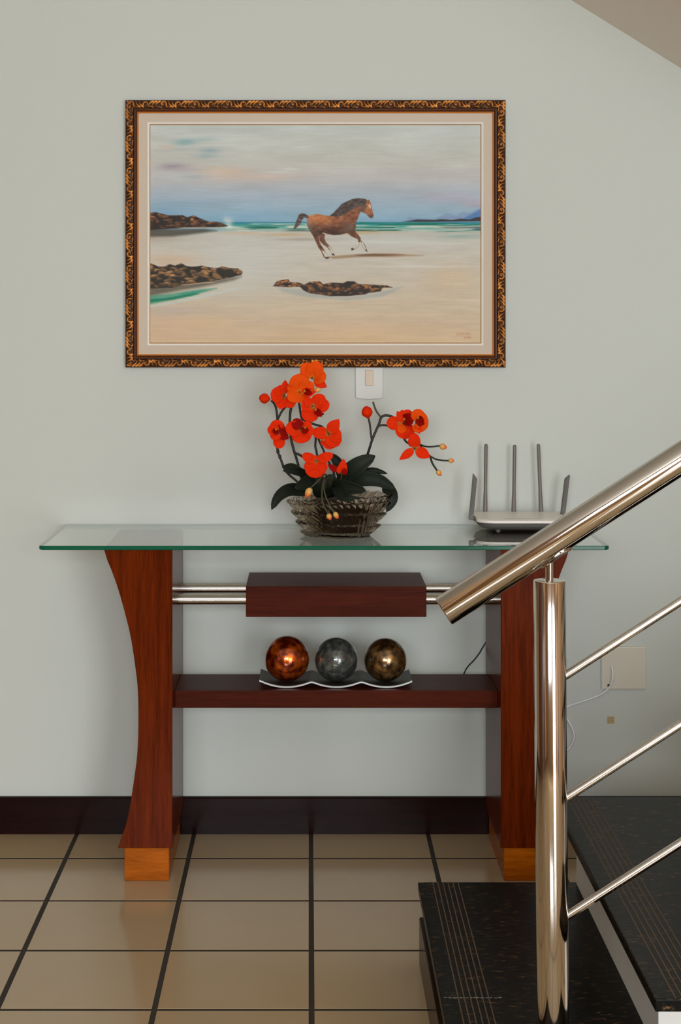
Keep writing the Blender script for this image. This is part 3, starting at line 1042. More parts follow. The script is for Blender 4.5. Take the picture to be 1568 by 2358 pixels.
for s_ in ([(440, 640), (462, 645), (492, 690), (505, 712), (470, 705)], [(500, 596), (520, 604), (556, 650), (562, 678), (540, 670), (520, 630)], [(795, 555), (820, 560), (800, 600), (764, 628), (750, 615), (785, 585)], [(830, 552), (848, 556), (884, 628), (876, 638), (850, 600)], [(905, 185), (922, 180), (932, 215), (926, 225)]):
    img = over(img, C(198, 200, 190), poly_mask(hz(s_), 0.8) * 0.95)
for s_ in ([(468, 708), (500, 706), (516, 716), (488, 728)], [(538, 676), (562, 674), (567, 690), (548, 692)], [(733, 618), (750, 624), (758, 636), (738, 642)], [(868, 634), (884, 632), (897, 657)], [(880, 198), (893, 196), (893, 208), (882, 210)]):
    img = over(img, C(58, 52, 48), poly_mask(hz(s_), 0.7) * 0.9)
# faint scribbled signature and date
for x0, y0, n_, h_ in ((1050, 769, 8, 6), (1068, 777, 4, 4)):
    xs = np.linspace(0, n_, 40)
    for a in range(39):
        xa, xb = x0 + xs[a] * 4.1, x0 + xs[a + 1] * 4.1
        ya, yb = y0 + h_ * 0.5 * math.sin(xs[a] * 5.3 + math.sin(xs[a] * 2)), y0 + h_ * 0.5 * math.sin(xs[a + 1] * 5.3 + math.sin(xs[a + 1] * 2))
        i0, i1 = np.searchsorted(px, xa - 4), np.searchsorted(px, xb + 4)
        t = np.clip(((PX[i0:i1] - xa) * (xb - xa) + (PY[i0:i1] - ya) * (yb - ya)) / ((xb - xa) ** 2 + (yb - ya) ** 2), 0, 1)
        d = np.hypot(PX[i0:i1] - xa - t * (xb - xa), PY[i0:i1] - ya - t * (yb - ya))
        mm = np.exp(-(d / 0.8) ** 2)[..., None] * 0.45
        img[i0:i1] = img[i0:i1] * (1 - mm) + C(170, 126, 84) * mm
img = np.clip(img + (noise(3, 3, 50, 1)[..., None] - 0.5) * 2.5 + (noise(40, 2.6, 51, 2)[..., None] - 0.5) * 9, 0, 255) / 255
PAINT_GAIN = 1.2
lin_img = np.where(img <= 0.04045, img / 12.92, ((img + 0.055) / 1.055) ** 2.4) * PAINT_GAIN
rgba = np.concatenate([np.clip(lin_img, 0, 1), np.ones(img.shape[:2] + (1,))], -1)
Xc, Zc = (PX - VX) * k_px, H - (PY - VY) * k_px
V = np.stack([Xc, np.full_like(Xc, YF - 0.0078), Zc], -1).reshape(-1, 3)
idx = np.arange(nx * ny).reshape(nx, ny)
faces = np.stack([idx[:-1, :-1], idx[:-1, 1:], idx[1:, 1:], idx[1:, :-1]], -1).reshape(-1, 4).tolist()
cv = obj('canvas', (V, faces), M_paint, pic)
cv['label'] = 'painted beach with rocks, surf and galloping horse'
set_attr(cv, 'paint', rgba.reshape(-1, 4))

# ================================================================== WALL FITTINGS
sw = thing('light_switch', 'white wall switch plate with cream rocker under the picture frame', 'light switch', (wx(850), 0, wz(885)))
x0, x1 = wx(817.5), wx(882.5)
pl = [(x0, wz(816)), (x0 + 0.001, wz(915)), (x0 + 0.008, wz(918)), ((x0 + x1) / 2, wz(919.5)), (x1 - 0.008, wz(918)), (x1 - 0.001, wz(915)), (x1, wz(816))]
obj('switch_plate', prism(pl, 'y', -0.0003, -0.006, 0.0012), M_plate, sw)
obj('rocker', box(wx(840.5), wx(859.5), -0.009, -0.005, wz(888), wz(852), 0.001, 1), M_rocker, sw)

ol = thing('outlet_plate', 'square cream blank plate with cable hole behind the stair rail', 'wall plate', (wx(1435), 0, wz(1537)))
obj('cover_plate', box(wx(1383), wx(1487), -0.009, -0.0003, wz(1586), wz(1488), 0.003, 2), M_plate2, ol)
o = obj('cable_grommet', ellipsoid((wx(1400), -0.011, wz(1576)), XYZ, (0.004, 0.004, 0.003), 10, 8), M_cord_b, ol, smooth=True)
o['label'] = 'dark hole plug'
cpts = [(wx(1407), -0.010, wz(1532)), (wx(1407), -0.022, wz(1545)), (wx(1406), -0.026, wz(1560)), (wx(1401), -0.02, wz(1577)), (wx(1385), -0.014, wz(1594)), (wx(1360), -0.010, wz(1606)), (wx(1330), -0.008, wz(1617)),
        (wx(1300), -0.007, wz(1629)), (wx(1285), -0.007, wz(1650))]
tag(obj('white_cable', tube(smooth_path(cpts, 6), 0.0026, 8), M_cord_w, None, smooth=True), 'thin white cable leaving the square wall plate', 'cable')
cp2 = [(wx(1290), -0.006, wz(1640)), (wx(1305), -0.008, wz(1655)), (wx(1318), -0.012, wz(1680)), (wx(1319), -0.014, wz(1700)), (wx(1309), -0.012, wz(1720)), (wx(1296), -0.008, wz(1732))]
tag(obj('cable_loop', tube(smooth_path(cp2, 6), 0.003, 8), M_cord_w, None, smooth=True), 'short loop of pale cable on the wall beside steel newel post', 'cable')
cp3 = [(wx(1135), -0.004, wz(1452)), (wx(1124), -0.005, wz(1470)), (wx(1112), -0.006, wz(1488)), (wx(1103), -0.007, wz(1503)), (wx(1090), -0.006, wz(1520)), (wx(1076), -0.005, wz(1535)), (wx(1067), -0.005, wz(1553)), (wx(1060), -0.005, wz(1580))]
tag(obj('black_cord', tube(smooth_path(cp3, 5), 0.0018, 8), M_cord_b, None, smooth=True), 'thin black cord on the wall above table shelf', 'cord')
tag(obj('tape_patch', box(wx(1398), wx(1414.5), -0.0006, -0.0001, wz(1666), wz(1650)), M_tape, None), 'small square yellowed tape stuck on wall below the plate', 'tape')

# ================================================================== ORCHIDS IN A CRYSTAL BOWL
DB = 4.20
bc = P(780, 1240, DB)
bc = Vector((bc.x, DB + YC, ZT))
bowl = thing('crystal_bowl', 'smoky cut crystal bowl with twisted tiers standing on the glass top', 'bowl', bc)
NT_, NZ_ = 300, 84


def bowl_r(t, th):
    r0 = 0.083 + 0.048 * t ** 0.9
    ph = 3.6 * t + th / (2 * math.pi)
    p = ph - math.floor(ph)
    saw = p if p < 0.9 else 0.9 * (1 - (p - 0.9) / 0.1)
    rib = abs(math.sin(th * 26 + t * 16))
    return r0 + 0.0165 * (saw - 0.45) + 0.0050 * (rib - 0.5) * min(1, t * 6 + 0.4)


V, Fc = [], []
Hb = 0.098
for i in range(NZ_ + 1):
    t = i / NZ_
    for k in range(NT_):
        th = 2 * math.pi * k / NT_
        r = bowl_r(t, th)
        z = t * (Hb + 0.008 * math.cos(th + 0.3)) + 0.002 * t * math.sin(th * 26)
        V.append((bc.x + 0.006 * t + r * math.cos(th), bc.y + r * 0.86 * math.sin(th), bc.z + z + 0.0005))
NI = 16
for i in range(NI + 1):
    t = 1 - i / NI * 0.86
    for k in range(NT_):
        th = 2 * math.pi * k / NT_
        r = 0.083 + 0.048 * t ** 0.9 - 0.006 - 0.004 * (1 - t)
        z = t * (Hb + 0.008 * math.cos(th + 0.3)) + (0.0005 if i else 0.0005)
        V.append((bc.x + 0.006 * t + r * math.cos(th), bc.y + r * 0.86 * math.sin(th), bc.z + z))
rows = NZ_ + 1 + NI + 1
for i in range(rows - 1):
    for k in range(NT_):
        k2 = (k + 1) % NT_
        Fc.append((i * NT_ + k, i * NT_ + k2, (i + 1) * NT_ + k2, (i + 1) * NT_ + k))
Fc.append(tuple(range(NT_))[::-1])
Fc.append(tuple((rows - 1) * NT_ + k for k in range(NT_)))
obj('bowl_body', (V, Fc), M_crystal, bowl, smooth=True, angle=35)

plant = thing('orchid_plant', 'artificial orchid with red orange blooms and dark leaves in crystal bowl', 'potted plant', Vector((bc.x, bc.y, ZT + 0.02)))


def Z1(x, y):
    return (570 + x / 3.0745, 810 + y / 3.0745)


def Z2(x, y):
    return (590 + x / 7.467, 820 + y / 7.467)


def Z3(x, y):
    return (600 + x / 4.75, 1000 + y / 4.75)


def Z4(x, y):
    return (820 + x / 6.533, 910 + y / 6.533)


# dark moss filling the bowl
V, Fc = [], []
nu_, nv_ = 40, 14
for i in range(nv_ + 1):
    q = i / nv_
    for k in range(nu_):
        th = 2 * math.pi * k / nu_
        if i <= 6:
            t = 0.17 + q / (6 / nv_) * 0.60
            r = (0.083 + 0.048 * t ** 0.9 - 0.0125) * 0.80
            z = t * Hb
        else:
            u = (i - 6) / (nv_ - 6)
            t = 0.77
            r = (0.083 + 0.048 * t ** 0.9 - 0.0125) * 0.80 * math.cos(u * math.pi / 2) ** 0.9 + 0.0005
            z = 0.77 * Hb + 0.022 * math.sin(u * math.pi / 2) + random.uniform(-0.002, 0.002)
        V.append((bc.x + 0.006 * t + r * math.cos(th), bc.y + 0.85 * r * math.sin(th), bc.z + z))
for i in range(nv_):
    for k in range(nu_):
        k2 = (k + 1) % nu_
        Fc.append((i * nu_ + k, i * nu_ + k2, (i + 1) * nu_ + k2, (i + 1) * nu_ + k))
Fc.append(tuple(range(nu_))[::-1])
o = obj('moss_filling', (V, Fc), M_foam, plant, smooth=True)


def blade(spine, width, prof, cup=0.12, nv=9, bow=0.0, ruffle=0.0, roll=0.0, seed=0):
    """petal or leaf: surface swept along a spine of world points; prof(u) gives relative half width. Returns (verts, faces, uv)"""
    sp = smooth_path(spine, max(2, int(14 / max(1, len(spine) - 1)))) if len(spine) > 2 else [Vector(spine[0]).lerp(Vector(spine[1]), k / 11) for k in range(12)]
    n = len(sp)
    V, uv = [], []
    rr = random.Random(seed)
    ph = rr.uniform(0, 6)
    for i, p in enumerate(sp):
        u = i / (n - 1)
        t = (sp[min(i + 1, n - 1)] - sp[max(i - 1, 0)]).normalized()
        view = (Vector((0, YC, H)) - p).normalized()
        side = t.cross(view)
        if side.length < 1e-4:
            side = Vector((1, 0, 0))
        side.normalize()
        nrm = side.cross(t).normalized()
        if roll:
            q = Matrix.Rotation(roll, 3, t)
            side, nrm = q @ side, q @ nrm
        hw = width / 2 * prof(u)
        for k in range(nv):
            s = 2 * k / (nv - 1) - 1
            off = side * (s * hw) + nrm * (cup * hw * (s * s - 0.4) + bow * width * math.sin(math.pi * u) + ruffle * hw * math.sin(ph + 5 * s + 4 * u) * abs(s))
            V.append(tuple(p + off))
            uv.append((u, abs(s), 0, 1))
    Fc = []
    for i in range(n - 1):
        for k in range(nv - 1):
            a = i * nv + k
            Fc.append((a, a + 1, a + nv + 1, a + nv))
    return V, Fc, uv


def shell(o, th):
    md = o.modifiers.new('thickness', 'SOLIDIFY')
    md.thickness = th
    md.offset = 0


def rnd(u):      # broad rounded petal
    return (max(0.0, 1 - (2 * min(max((u - 0.06) / 0.94, 0), 1) ** 0.72 - 1) ** 2)) ** 0.5 if u > 0.06 else 0.14


def rnd_p(u):
    return max(0.14 * (1 - u), rnd(u))


def pnt(u):      # pointed sepal
    return max(0.12 * (1 - u), math.sin(math.pi * min(1, u) ** 0.8) ** 0.85 if 0 < u < 1 else 0.02)


def lfp(u):      # strap leaf
    return max(0.25 * (1 - u), (max(0, 1 - (2 * u ** 0.75 - 1) ** 2)) ** 0.55) if u < 1 else 0.03


def flower(z, D, petals, lip=None, col='r', label=None):
    """petals: (bx, by, tx, ty, width, tilt towards the eye in mm, shape, material key)"""
    k = z(1, 0)[0] - z(0, 0)[0]
    xs = [p[0] for p in petals]
    ys = [p[1] for p in petals]
    c = P(*z(sum(xs) / len(xs), sum(ys) / len(ys)), D)
    # column at the heart, the flower's own mesh
    fl_ = obj('flower', ellipsoid(c + Vector((0, -0.002, 0)), XYZ, (0.0022, 0.003, 0.0026), 10, 8), M_stem2, plant, smooth=True)
    if label:
        fl_['label'] = label
    for i, p in enumerate(petals):
        bx_, by_, tx_, ty_, wd, tilt, sh_ = p[:7]
        mk = p[7] if len(p) > 7 else col
        dd = D + 0.0012 * (i - len(petals) / 2)
        b, t = P(*z(bx_, by_), dd), P(*z(tx_, ty_), dd - tilt / 1000)
        mid = b.lerp(t, 0.5) + Vector((0, -0.10 * (t - b).length, 0))
        v, f, uv = blade([b, mid, t], wd * k * D / F, rnd_p if sh_ == 'r' else pnt, 0.16, 9, 0.0, 0.10 if sh_ == 'r' else 0.04, 0, i * 13 + int(bx_))
        o_ = obj('petal', (v, f), M_pet[mk], fl_, smooth=True)
        set_attr(o_, 'petal', uv)
        shell(o_, 0.0006)
    if lip:
        for (lx, ly, tx_, ty_, wd, mk) in lip:
            b, t = P(*z(lx, ly), D - 0.006), P(*z(tx_, ty_), D - 0.016)
            v, f, uv = blade([b, b.lerp(t, 0.5) + Vector((0, -0.006, 0)), t], wd * k * D / F, pnt, 0.9, 7, 0, 0.2, 0, int(lx))
            o_ = obj('lip', (v, f), M_pet[mk], fl_, smooth=True)
            set_attr(o_, 'petal', uv)
            shell(o_, 0.0006)
        lx, ly = lip[0][:2]
        o_ = obj('column', ellipsoid(P(*z(lx, ly), D - 0.010), XYZ, (0.003, 0.004, 0.0035), 10, 8), M_pet['o'], fl_, smooth=True)
        set_attr(o_, 'petal', [(0.02, 0, 0, 1)] * len(o_.data.vertices))
    return fl_


DF = 4.17
flower(Z2, DF + 0.02, [(935, 380, 750, 285, 150, 2, 'p', 'o'), (990, 410, 1215, 535, 165, 2, 'p', 'r'), (950, 370, 810, 120, 250, 4, 'r', 'o'), (950, 375, 1075, 92, 300, 8, 'r', 'o'), (960, 370, 1205, 330, 260, 10, 'r', 'o'), (950, 370, 1100, 260, 240, 12, 'r', 'o')])
flower(Z2, DF - 0.03, [(760, 640, 1040, 600, 170, 4, 'p', 'r'), (740, 610, 985, 470, 270, 6, 'r', 'o'), (730, 600, 560, 470, 260, 6, 'r', 'o'), (740, 615, 735, 306, 360, 10, 'r', 'o'), (760, 620, 540, 740, 260, 14, 'r', 'o'), (760, 640, 800, 800, 300, 10, 'r', 'o')],
       lip=[(830, 600, 960, 640, 110, 'd')])
flower(Z2, DF + 0.00, [(485, 660, 500, 408, 150, 2, 'p', 'r'), (500, 700, 650, 868, 230, 4, 'r', 'r'), (480, 680, 380, 510, 230, 5, 'r', 'r'), (480, 680, 245, 650, 290, 8, 'r', 'r'), (470, 700, 400, 908, 200, 10, 'r', 'r')])
flower(Z2, DF - 0.04, [(960, 850, 830, 730, 180, 2, 'p', 'r'), (985, 830, 1180, 690, 250, 6, 'r', 'r'), (985, 860, 1262, 830, 260, 6, 'r', 'r'), (950, 880, 770, 830, 200, 6, 'r', 'r'), (955, 880, 890, 1132, 310, 10, 'r', 'r')],
       lip=[(1020, 920, 1130, 1040, 110, 'd'), (1100, 1000, 1170, 990, 40, 'd')])
flower(Z2, DF - 0.02, [(390, 1300, 195, 1240, 200, 3, 'r', 'r'), (390, 1300, 260, 1420, 200, 3, 'r', 'r'), (400, 1330, 565, 1420, 150, 3, 'p', 'd'), (385, 1320, 500, 1220, 220, 4, 'r', 'd'), (380, 1310, 330, 1096, 260, 8, 'r', 'r'), (385, 1390, 405, 1592, 205, 8, 'r', 'r')],
       lip=[(340, 1260, 330, 1350, 110, 'd')])
flower(Z2, DF - 0.05, [(770, 1240, 640, 1085, 200, 3, 'r', 'd'), (780, 1240, 960, 1160, 170, 3, 'p', 'r'), (790, 1250, 995, 1310, 200, 5, 'r', 'r'), (770, 1250, 500, 1240, 270, 7, 'r', 'r'), (770, 1270, 640, 1370, 200, 7, 'r', 'r'), (770, 1280, 795, 1498, 345, 10, 'r', 'r')],
       lip=[(840, 1230, 830, 1340, 120, 'd')])
flower(Z2, DF - 0.03, [(1225, 1330, 965, 1310, 215, 4, 'r', 'r'), (1240, 1320, 1425, 1085, 215, 5, 'p', 'r'), (1245, 1330, 1390, 1130, 200, 5, 'r', 'r'), (1255, 1345, 1470, 1370, 260, 8, 'r', 'r'), (1250, 1350, 1270, 1605, 260, 8, 'r', 'r'), (1255, 1345, 1420, 1540, 300, 10, 'r', 'r')],
       lip=[(1160, 1440, 1120, 1530, 70, 'r')])
flower(Z3, DF - 0.07, [(600, 290, 455, 222, 112, 4, 'r', 'r'), (622, 285, 793, 218, 112, 4, 'r', 'r'), (600, 300, 480, 380, 120, 6, 'r', 'r'), (610, 300, 722, 390, 120, 6, 'r', 'r'), (600, 300, 602, 480, 235, 10, 'r', 'r'), (590, 235, 725, 318, 52, 14, 'p', 'r')])
flower(Z3, DF - 0.05, [(850, 405, 735, 330, 70, 2, 'p', 'd'), (890, 432, 952, 375, 75, 4, 'p', 'd'), (880, 432, 845, 350, 70, 5, 'p', 'r'), (888, 435, 908, 268, 100, 6, 'p', 'r')], label='half open crimson bloom')
flower(Z4, DF - 0.01, [(640, 420, 455, 418, 205, 6, 'r', 'r'), (700, 420, 615, 235, 110, 3, 'p', 'r'), (720, 410, 690, 222, 160, 5, 'r', 'r'), (730, 400, 800, 218, 190, 5, 'r', 'r'), (740, 420, 870, 270, 160, 5, 'r', 'r'), (710, 430, 640, 560, 180, 6, 'r', 'o'), (725, 440, 750, 660, 290, 10, 'r', 'r')],
       lip=[(720, 360, 840, 300, 130, 'd'), (730, 380, 850, 430, 130, 'd')])
flower(Z4, DF - 0.03, [(905, 440, 957, 582, 110, 3, 'p', 'r'), (900, 400, 1010, 545, 220, 5, 'r', 'o'), (900, 400, 960, 210, 220, 6, 'r', 'o'), (900, 400, 1088, 380, 300, 8, 'r', 'o')],
       lip=[(930, 340, 1000, 440, 120, 'd'), (920, 420, 1030, 430, 70, 'd')])
flower(Z4, DF - 0.05, [(872, 805, 650, 970, 130, 4, 'p', 'r'), (890, 810, 1115, 935, 170, 4, 'p', 'r'), (875, 800, 870, 566, 190, 10, 'r', 'r')])


def closed_bloom(z, base, center, r, D, lab):
    """nearly shut bloom: three cupped petals round a small throat"""
    k = z(1, 0)[0] - z(0, 0)[0]
    b, c = P(*z(*base), D), P(*z(*center), D)
    R = r * k * D / F
    d = (c - b).normalized()
    fl_ = obj('closed_bloom', ellipsoid(c - d * R * 0.1, XYZ, (R * 0.75, R * 0.75, R * 0.75), 14, 10), M_pet['d'], plant, smooth=True)
    set_attr(fl_, 'petal', [(0.5, 0, 0, 1)] * len(fl_.data.vertices))
    fl_['label'] = lab
    sd = d.cross(Vector((0, -1, 0))).normalized()
    for i in range(5):
        a = 2 * math.pi * i / 5 + 0.5
        o_ = sd * math.cos(a) + Vector((0, -1, 0)) * math.sin(a)
        pts_ = [c - d * R * 1.0, c - d * R * 0.3 + o_ * R * 0.85, c + d * R * 0.5 + o_ * R * 0.75, c + d * R * 0.98 + o_ * R * 0.2]
        V_, F_ = [], []
        spp = smooth_path(pts_, 5)
        n_ = len(spp)
        tn = d.cross(o_).normalized()
        for j, p in enumerate(spp):
            u = j / (n_ - 1)
            hw = R * 0.56 * math.sin(math.pi * min(1, 0.08 + 0.84 * u)) ** 0.8
            for q in range(5):
                s = q / 2 - 1
                V_.append(tuple(p + tn * s * hw - o_ * (s * s * hw * 0.4)))
        for j in range(n_ - 1):
            for q in range(4):
                aa = j * 5 + q
                F_.append((aa, aa + 1, aa + 6, aa + 5))
        pt = obj('petal', (V_, F_), M_pet['r'], fl_, smooth=True)
        set_attr(pt, 'petal', [(0.5, 0, 0, 1)] * len(V_))
        shell(pt, 0.0008)
    return fl_


closed_bloom(Z2, (250, 745), (145, 728), 96, DF, 'half shut red bloom at the left tip')
closed_bloom(Z4, (185, 350), (165, 258), 92, DF, 'half shut red bloom on its own stalk')


def bud(z, base, tip, r, D):
    k = z(1, 0)[0] - z(0, 0)[0]
    b, t = P(*z(*base), D), P(*z(*tip), D)
    d = (t - b).normalized()
    a = d.cross(Vector((0, -1, 0))).normalized()
    n_ = d.cross(a)
    R = r * k * D / F
    V_, F_ = ellipsoid(b.lerp(t, 0.5), (a, n_, d), (R, R, (t - b).length / 2), 12, 10)
    us = [max(0, min(1, (Vector(p) - b).dot(d) / (t - b).length)) for p in V_]
    V_ = [tuple(Vector(p) + (b + d * (Vector(p) - b).dot(d) - Vector(p)) * max(0, (u - 0.45) * 0.7)) for p, u in zip(V_, us)]
    o_ = obj('bud', (V_, F_), M_bud, plant, smooth=True)
    set_attr(o_, 'petal', [(u, 0, 0, 1) for u in us])
    return o_


bud(Z4, (1252, 760), (1365, 790), 50, DF - 0.02)
bud(Z4, (1386, 985), (1476, 985), 40, DF - 0.03)
bud(Z4, (1215, 1128), (1278, 1212), 42, DF - 0.03)
bud(Z3, (548, 585), (494, 695), 40, DF - 0.13)
bud(Z3, (735, 868), (766, 936), 32, DF - 0.14)
bud(Z3, (805, 850), (848, 926), 30, DF - 0.14)
bud(Z2, (1110, 570), (985, 600), 45, DF - 0.05)


def stem(pts_, r=2.9, mat=None):
    """pts: (zoom, x, y, D); r in photo pixels"""
    pp = [P(*z(x, y), D) for z, x, y, D in pts_]
    return obj('stem', tube(smooth_path(pp, 5), r * DF / F, 8), mat or M_stem, plant, smooth=True)


D1 = DF + 0.03
stem([(Z2, 690, 700, D1), (Z2, 640, 800, D1), (Z2, 605, 870, D1), (Z2, 582, 1000, D1), (Z2, 578, 1200, D1), (Z2, 592, 1380, D1), (Z2, 640, 1600, D1), (Z2, 700, 1790, D1), (Z3, 440, 450, D1), (Z3, 500, 640, D1)], 3.0)
stem([(Z2, 260, 760, D1), (Z2, 310, 820, D1), (Z2, 345, 920, D1), (Z2, 362, 1090, D1), (Z2, 350, 1300, D1), (Z2, 362, 1590, D1), (Z2, 385, 1680, D1), (Z2, 420, 1770, D1), (Z3, 262, 380, D1), (Z3, 320, 450, D1), (Z3, 400, 520, D1), (Z3, 470, 620, D1)], 2.7)
stem([(Z2, 600, 780, D1), (Z2, 520, 855, D1), (Z2, 440, 950, D1), (Z2, 368, 1090, D1)], 2.5)
o_ = obj('stem_node', join(ellipsoid(P(*Z2(372, 1640), D1), XYZ, (0.0044, 0.0044, 0.006), 10, 8), ellipsoid(P(*Z2(405, 1730), D1), XYZ, (0.0042, 0.0042, 0.006), 10, 8)), M_stem, plant, smooth=True)
stem([(Z2, 735, 780, D1), (Z2, 765, 1000, D1), (Z2, 800, 1090, D1), (Z2, 930, 1150, D1), (Z2, 1040, 1185, D1), (Z2, 1130, 1215, D1), (Z2, 1240, 1320, D1 - 0.02)], 2.6)
stem([(Z2, 1010, 1240, D1), (Z2, 1022, 1420, D1), (Z2, 1015, 1550, D1), (Z2, 1040, 1650, D1), (Z3, 612, 200, D1), (Z3, 640, 330, D1), (Z3, 690, 640, D1)], 2.6)
stem([(Z2, 1040, 1350, D1), (Z2, 1085, 1460, D1), (Z2, 1165, 1640, D1), (Z3, 715, 250, D1 - 0.01), (Z3, 760, 330, D1 - 0.03), (Z3, 800, 420, D1 - 0.03), (Z3, 830, 640, D1 - 0.02)], 2.5)
stem([(Z3, 378, 205, D1), (Z3, 440, 232, D1), (Z3, 520, 290, D1), (Z3, 600, 330, D1 - 0.05)], 3.0)
stem([(Z4, 640, 400, DF), (Z4, 570, 340, DF), (Z4, 500, 310, DF), (Z4, 430, 305, DF), (Z4, 375, 340, DF), (Z4, 345, 430, DF), (Z4, 300, 530, DF), (Z4, 235, 690, DF), (Z4, 175, 880, DF + 0.01), (Z3, 1120, 340, DF + 0.03), (Z3, 1000, 520, DF + 0.03), (Z3, 930, 660, DF + 0.03)], 2.9)
stem([(Z4, 340, 470, DF), (Z4, 370, 455, DF), (Z4, 420, 450, DF), (Z4, 500, 465, DF), (Z4, 620, 480, DF)], 2.4)
stem([(Z4, 375, 335, DF), (Z4, 310, 250, DF), (Z4, 275, 170, DF), (Z4, 253, 100, DF)], 2.2, M_stem2)
stem([(Z4, 235, 680, DF), (Z4, 222, 580, DF), (Z4, 208, 450, DF), (Z4, 185, 340, DF)], 2.3)
stem([(Z4, 690, 540, DF), (Z4, 715, 640, DF), (Z4, 770, 715, DF), (Z4, 860, 735, DF), (Z4, 950, 745, DF), (Z4, 1020, 830, DF - 0.01), (Z4, 1105, 915, DF - 0.02), (Z4, 1150, 1030, DF - 0.03), (Z4, 1222, 1140, DF - 0.03)], 2.5)
stem([(Z4, 940, 730, DF - 0.005), (Z4, 1030, 768, DF - 0.01), (Z4, 1130, 776, DF - 0.02), (Z4, 1258, 760, DF - 0.02)], 2.0)
stem([(Z4, 1095, 905, DF - 0.02), (Z4, 1190, 960, DF - 0.02), (Z4, 1290, 980, DF - 0.03), (Z4, 1392, 985, DF - 0.03)], 2.0)
stem([(Z3, 760, 640, DF - 0.02), (Z3, 740, 480, DF - 0.06), (Z3, 700, 440, DF - 0.09), (Z3, 640, 500, DF - 0.12), (Z3, 545, 590, DF - 0.13)], 1.7, M_stem2)
stem([(Z3, 800, 640, DF - 0.02), (Z3, 740, 460, DF - 0.07), (Z3, 700, 480, DF - 0.10), (Z3, 672, 620, DF - 0.13), (Z3, 680, 750, DF - 0.14), (Z3, 740, 875, DF - 0.14)], 1.7, M_stem2)
stem([(Z3, 820, 640, DF - 0.02), (Z3, 750, 480, DF - 0.07), (Z3, 692, 560, DF - 0.12), (Z3, 712, 680, DF - 0.135), (Z3, 770, 800, DF - 0.14), (Z3, 812, 858, DF - 0.14)], 1.7, M_stem2)
stem([(Z3, 885, 425, DF - 0.05), (Z3, 882, 490, DF - 0.05), (Z3, 860, 600, DF - 0.03)], 1.6, M_pet['d'])


def leaf(pts_, width, cup=0.25, roll=0.0, seed=1, lab=None):
    k = 1 / 4.75
    pp = [P(*Z3(x, y), D) for x, y, D in pts_]
    v, f, uv = blade(pp, width * k * DF / F, lfp, cup, 9, 0, 0.03, roll, seed)
    o_ = obj('leaf', (v, f), M_leaf, plant, smooth=True)
    set_attr(o_, 'petal', uv)
    shell(o_, 0.0014)
    return o_


leaf([(520, 640, DF), (430, 610, DF - 0.04), (300, 610, DF - 0.08), (190, 690, DF - 0.10), (120, 825, DF - 0.11)], 135, 0.3)
leaf([(560, 470, DF + 0.02), (440, 400, DF), (340, 345, DF - 0.02), (232, 362, DF - 0.03)], 80, -0.5, 0.5)
leaf([(560, 500, DF + 0.0), (460, 425, DF - 0.02), (360, 400, DF - 0.04), (245, 398, DF - 0.05)], 90, 0.4)
leaf([(680, 520, DF - 0.0), (600, 500, DF - 0.03), (490, 540, DF - 0.06), (372, 590, DF - 0.08)], 165, 0.2)
leaf([(900, 520, DF + 0.03), (880, 400, DF + 0.04), (830, 290, DF + 0.04), (750, 210, DF + 0.04)], 120, 0.25)
leaf([(890, 580, DF + 0.01), (950, 450, DF - 0.01), (1080, 330, DF - 0.02), (1255, 235, DF - 0.02)], 205, 0.2)
leaf([(960, 560, DF + 0.06), (1080, 440, DF + 0.06), (1230, 395, DF + 0.06), (1388, 432, DF + 0.06)], 75, 0.4)
leaf([(940, 560, DF), (1080, 490, DF - 0.02), (1280, 500, DF - 0.03), (1478, 602, DF - 0.04)], 165, 0.22)
leaf([(790, 590, DF - 0.04), (870, 570, DF - 0.08), (1000, 590, DF - 0.10), (1155, 620, DF - 0.11)], 150, 0.5)
leaf([(800, 560, DF - 0.05), (860, 640, DF - 0.09), (940, 690, DF - 0.11), (1040, 700, DF - 0.115)], 110, 0.3)
leaf([(1330, 600, DF + 0.04), (1420, 620, DF + 0.01), (1445, 720, DF), (1375, 850, DF)], 120, 0.2)
leaf([(770, 690, DF - 0.01), (750, 600, DF - 0.04), (760, 520, DF - 0.05), (800, 440, DF - 0.05)], 200, 0.3)
leaf([(640, 690, DF - 0.01), (640, 610, DF - 0.04), (650, 540, DF - 0.05), (620, 460, DF - 0.05)], 140, 0.3)

# ================================================================== ROUTER
rt = thing('wifi_router', 'white wireless router with five grey antennas on the glass top', 'router', Vector((P(1197, 1215, 4.31).x, 4.31 + YC, ZT)))
y0, y1 = 4.235 + YC, 4.385 + YC
xa, xb = P(1092, 0, 4.33).x, P(1301, 0, 4.33).x


def slab(scale_pts, steps):
    """stack of rounded outlines: steps = (z, inset)"""
    n = len(scale_pts)
    V, Fc = [], []
    cx_ = sum(p[0] for p in scale_pts) / n
    cy_ = sum(p[1] for p in scale_pts) / n
    for z, ins in steps:
        for p in scale_pts:
            dx, dy = p[0] - cx_, p[1] - cy_
            l = math.hypot(dx, dy)
            V.append((cx_ + dx * (1 - ins / l), cy_ + dy * (1 - ins / l), z))
    for i in range(len(steps) - 1):
        for k in range(n):
            k2 = (k + 1) % n
            Fc.append((i * n + k, i * n + k2, (i + 1) * n + k2, (i + 1) * n + k))
    Fc.append(tuple(range(n))[::-1])
    Fc.append(tuple((len(steps) - 1) * n + k for k in range(n)))
    return V, Fc


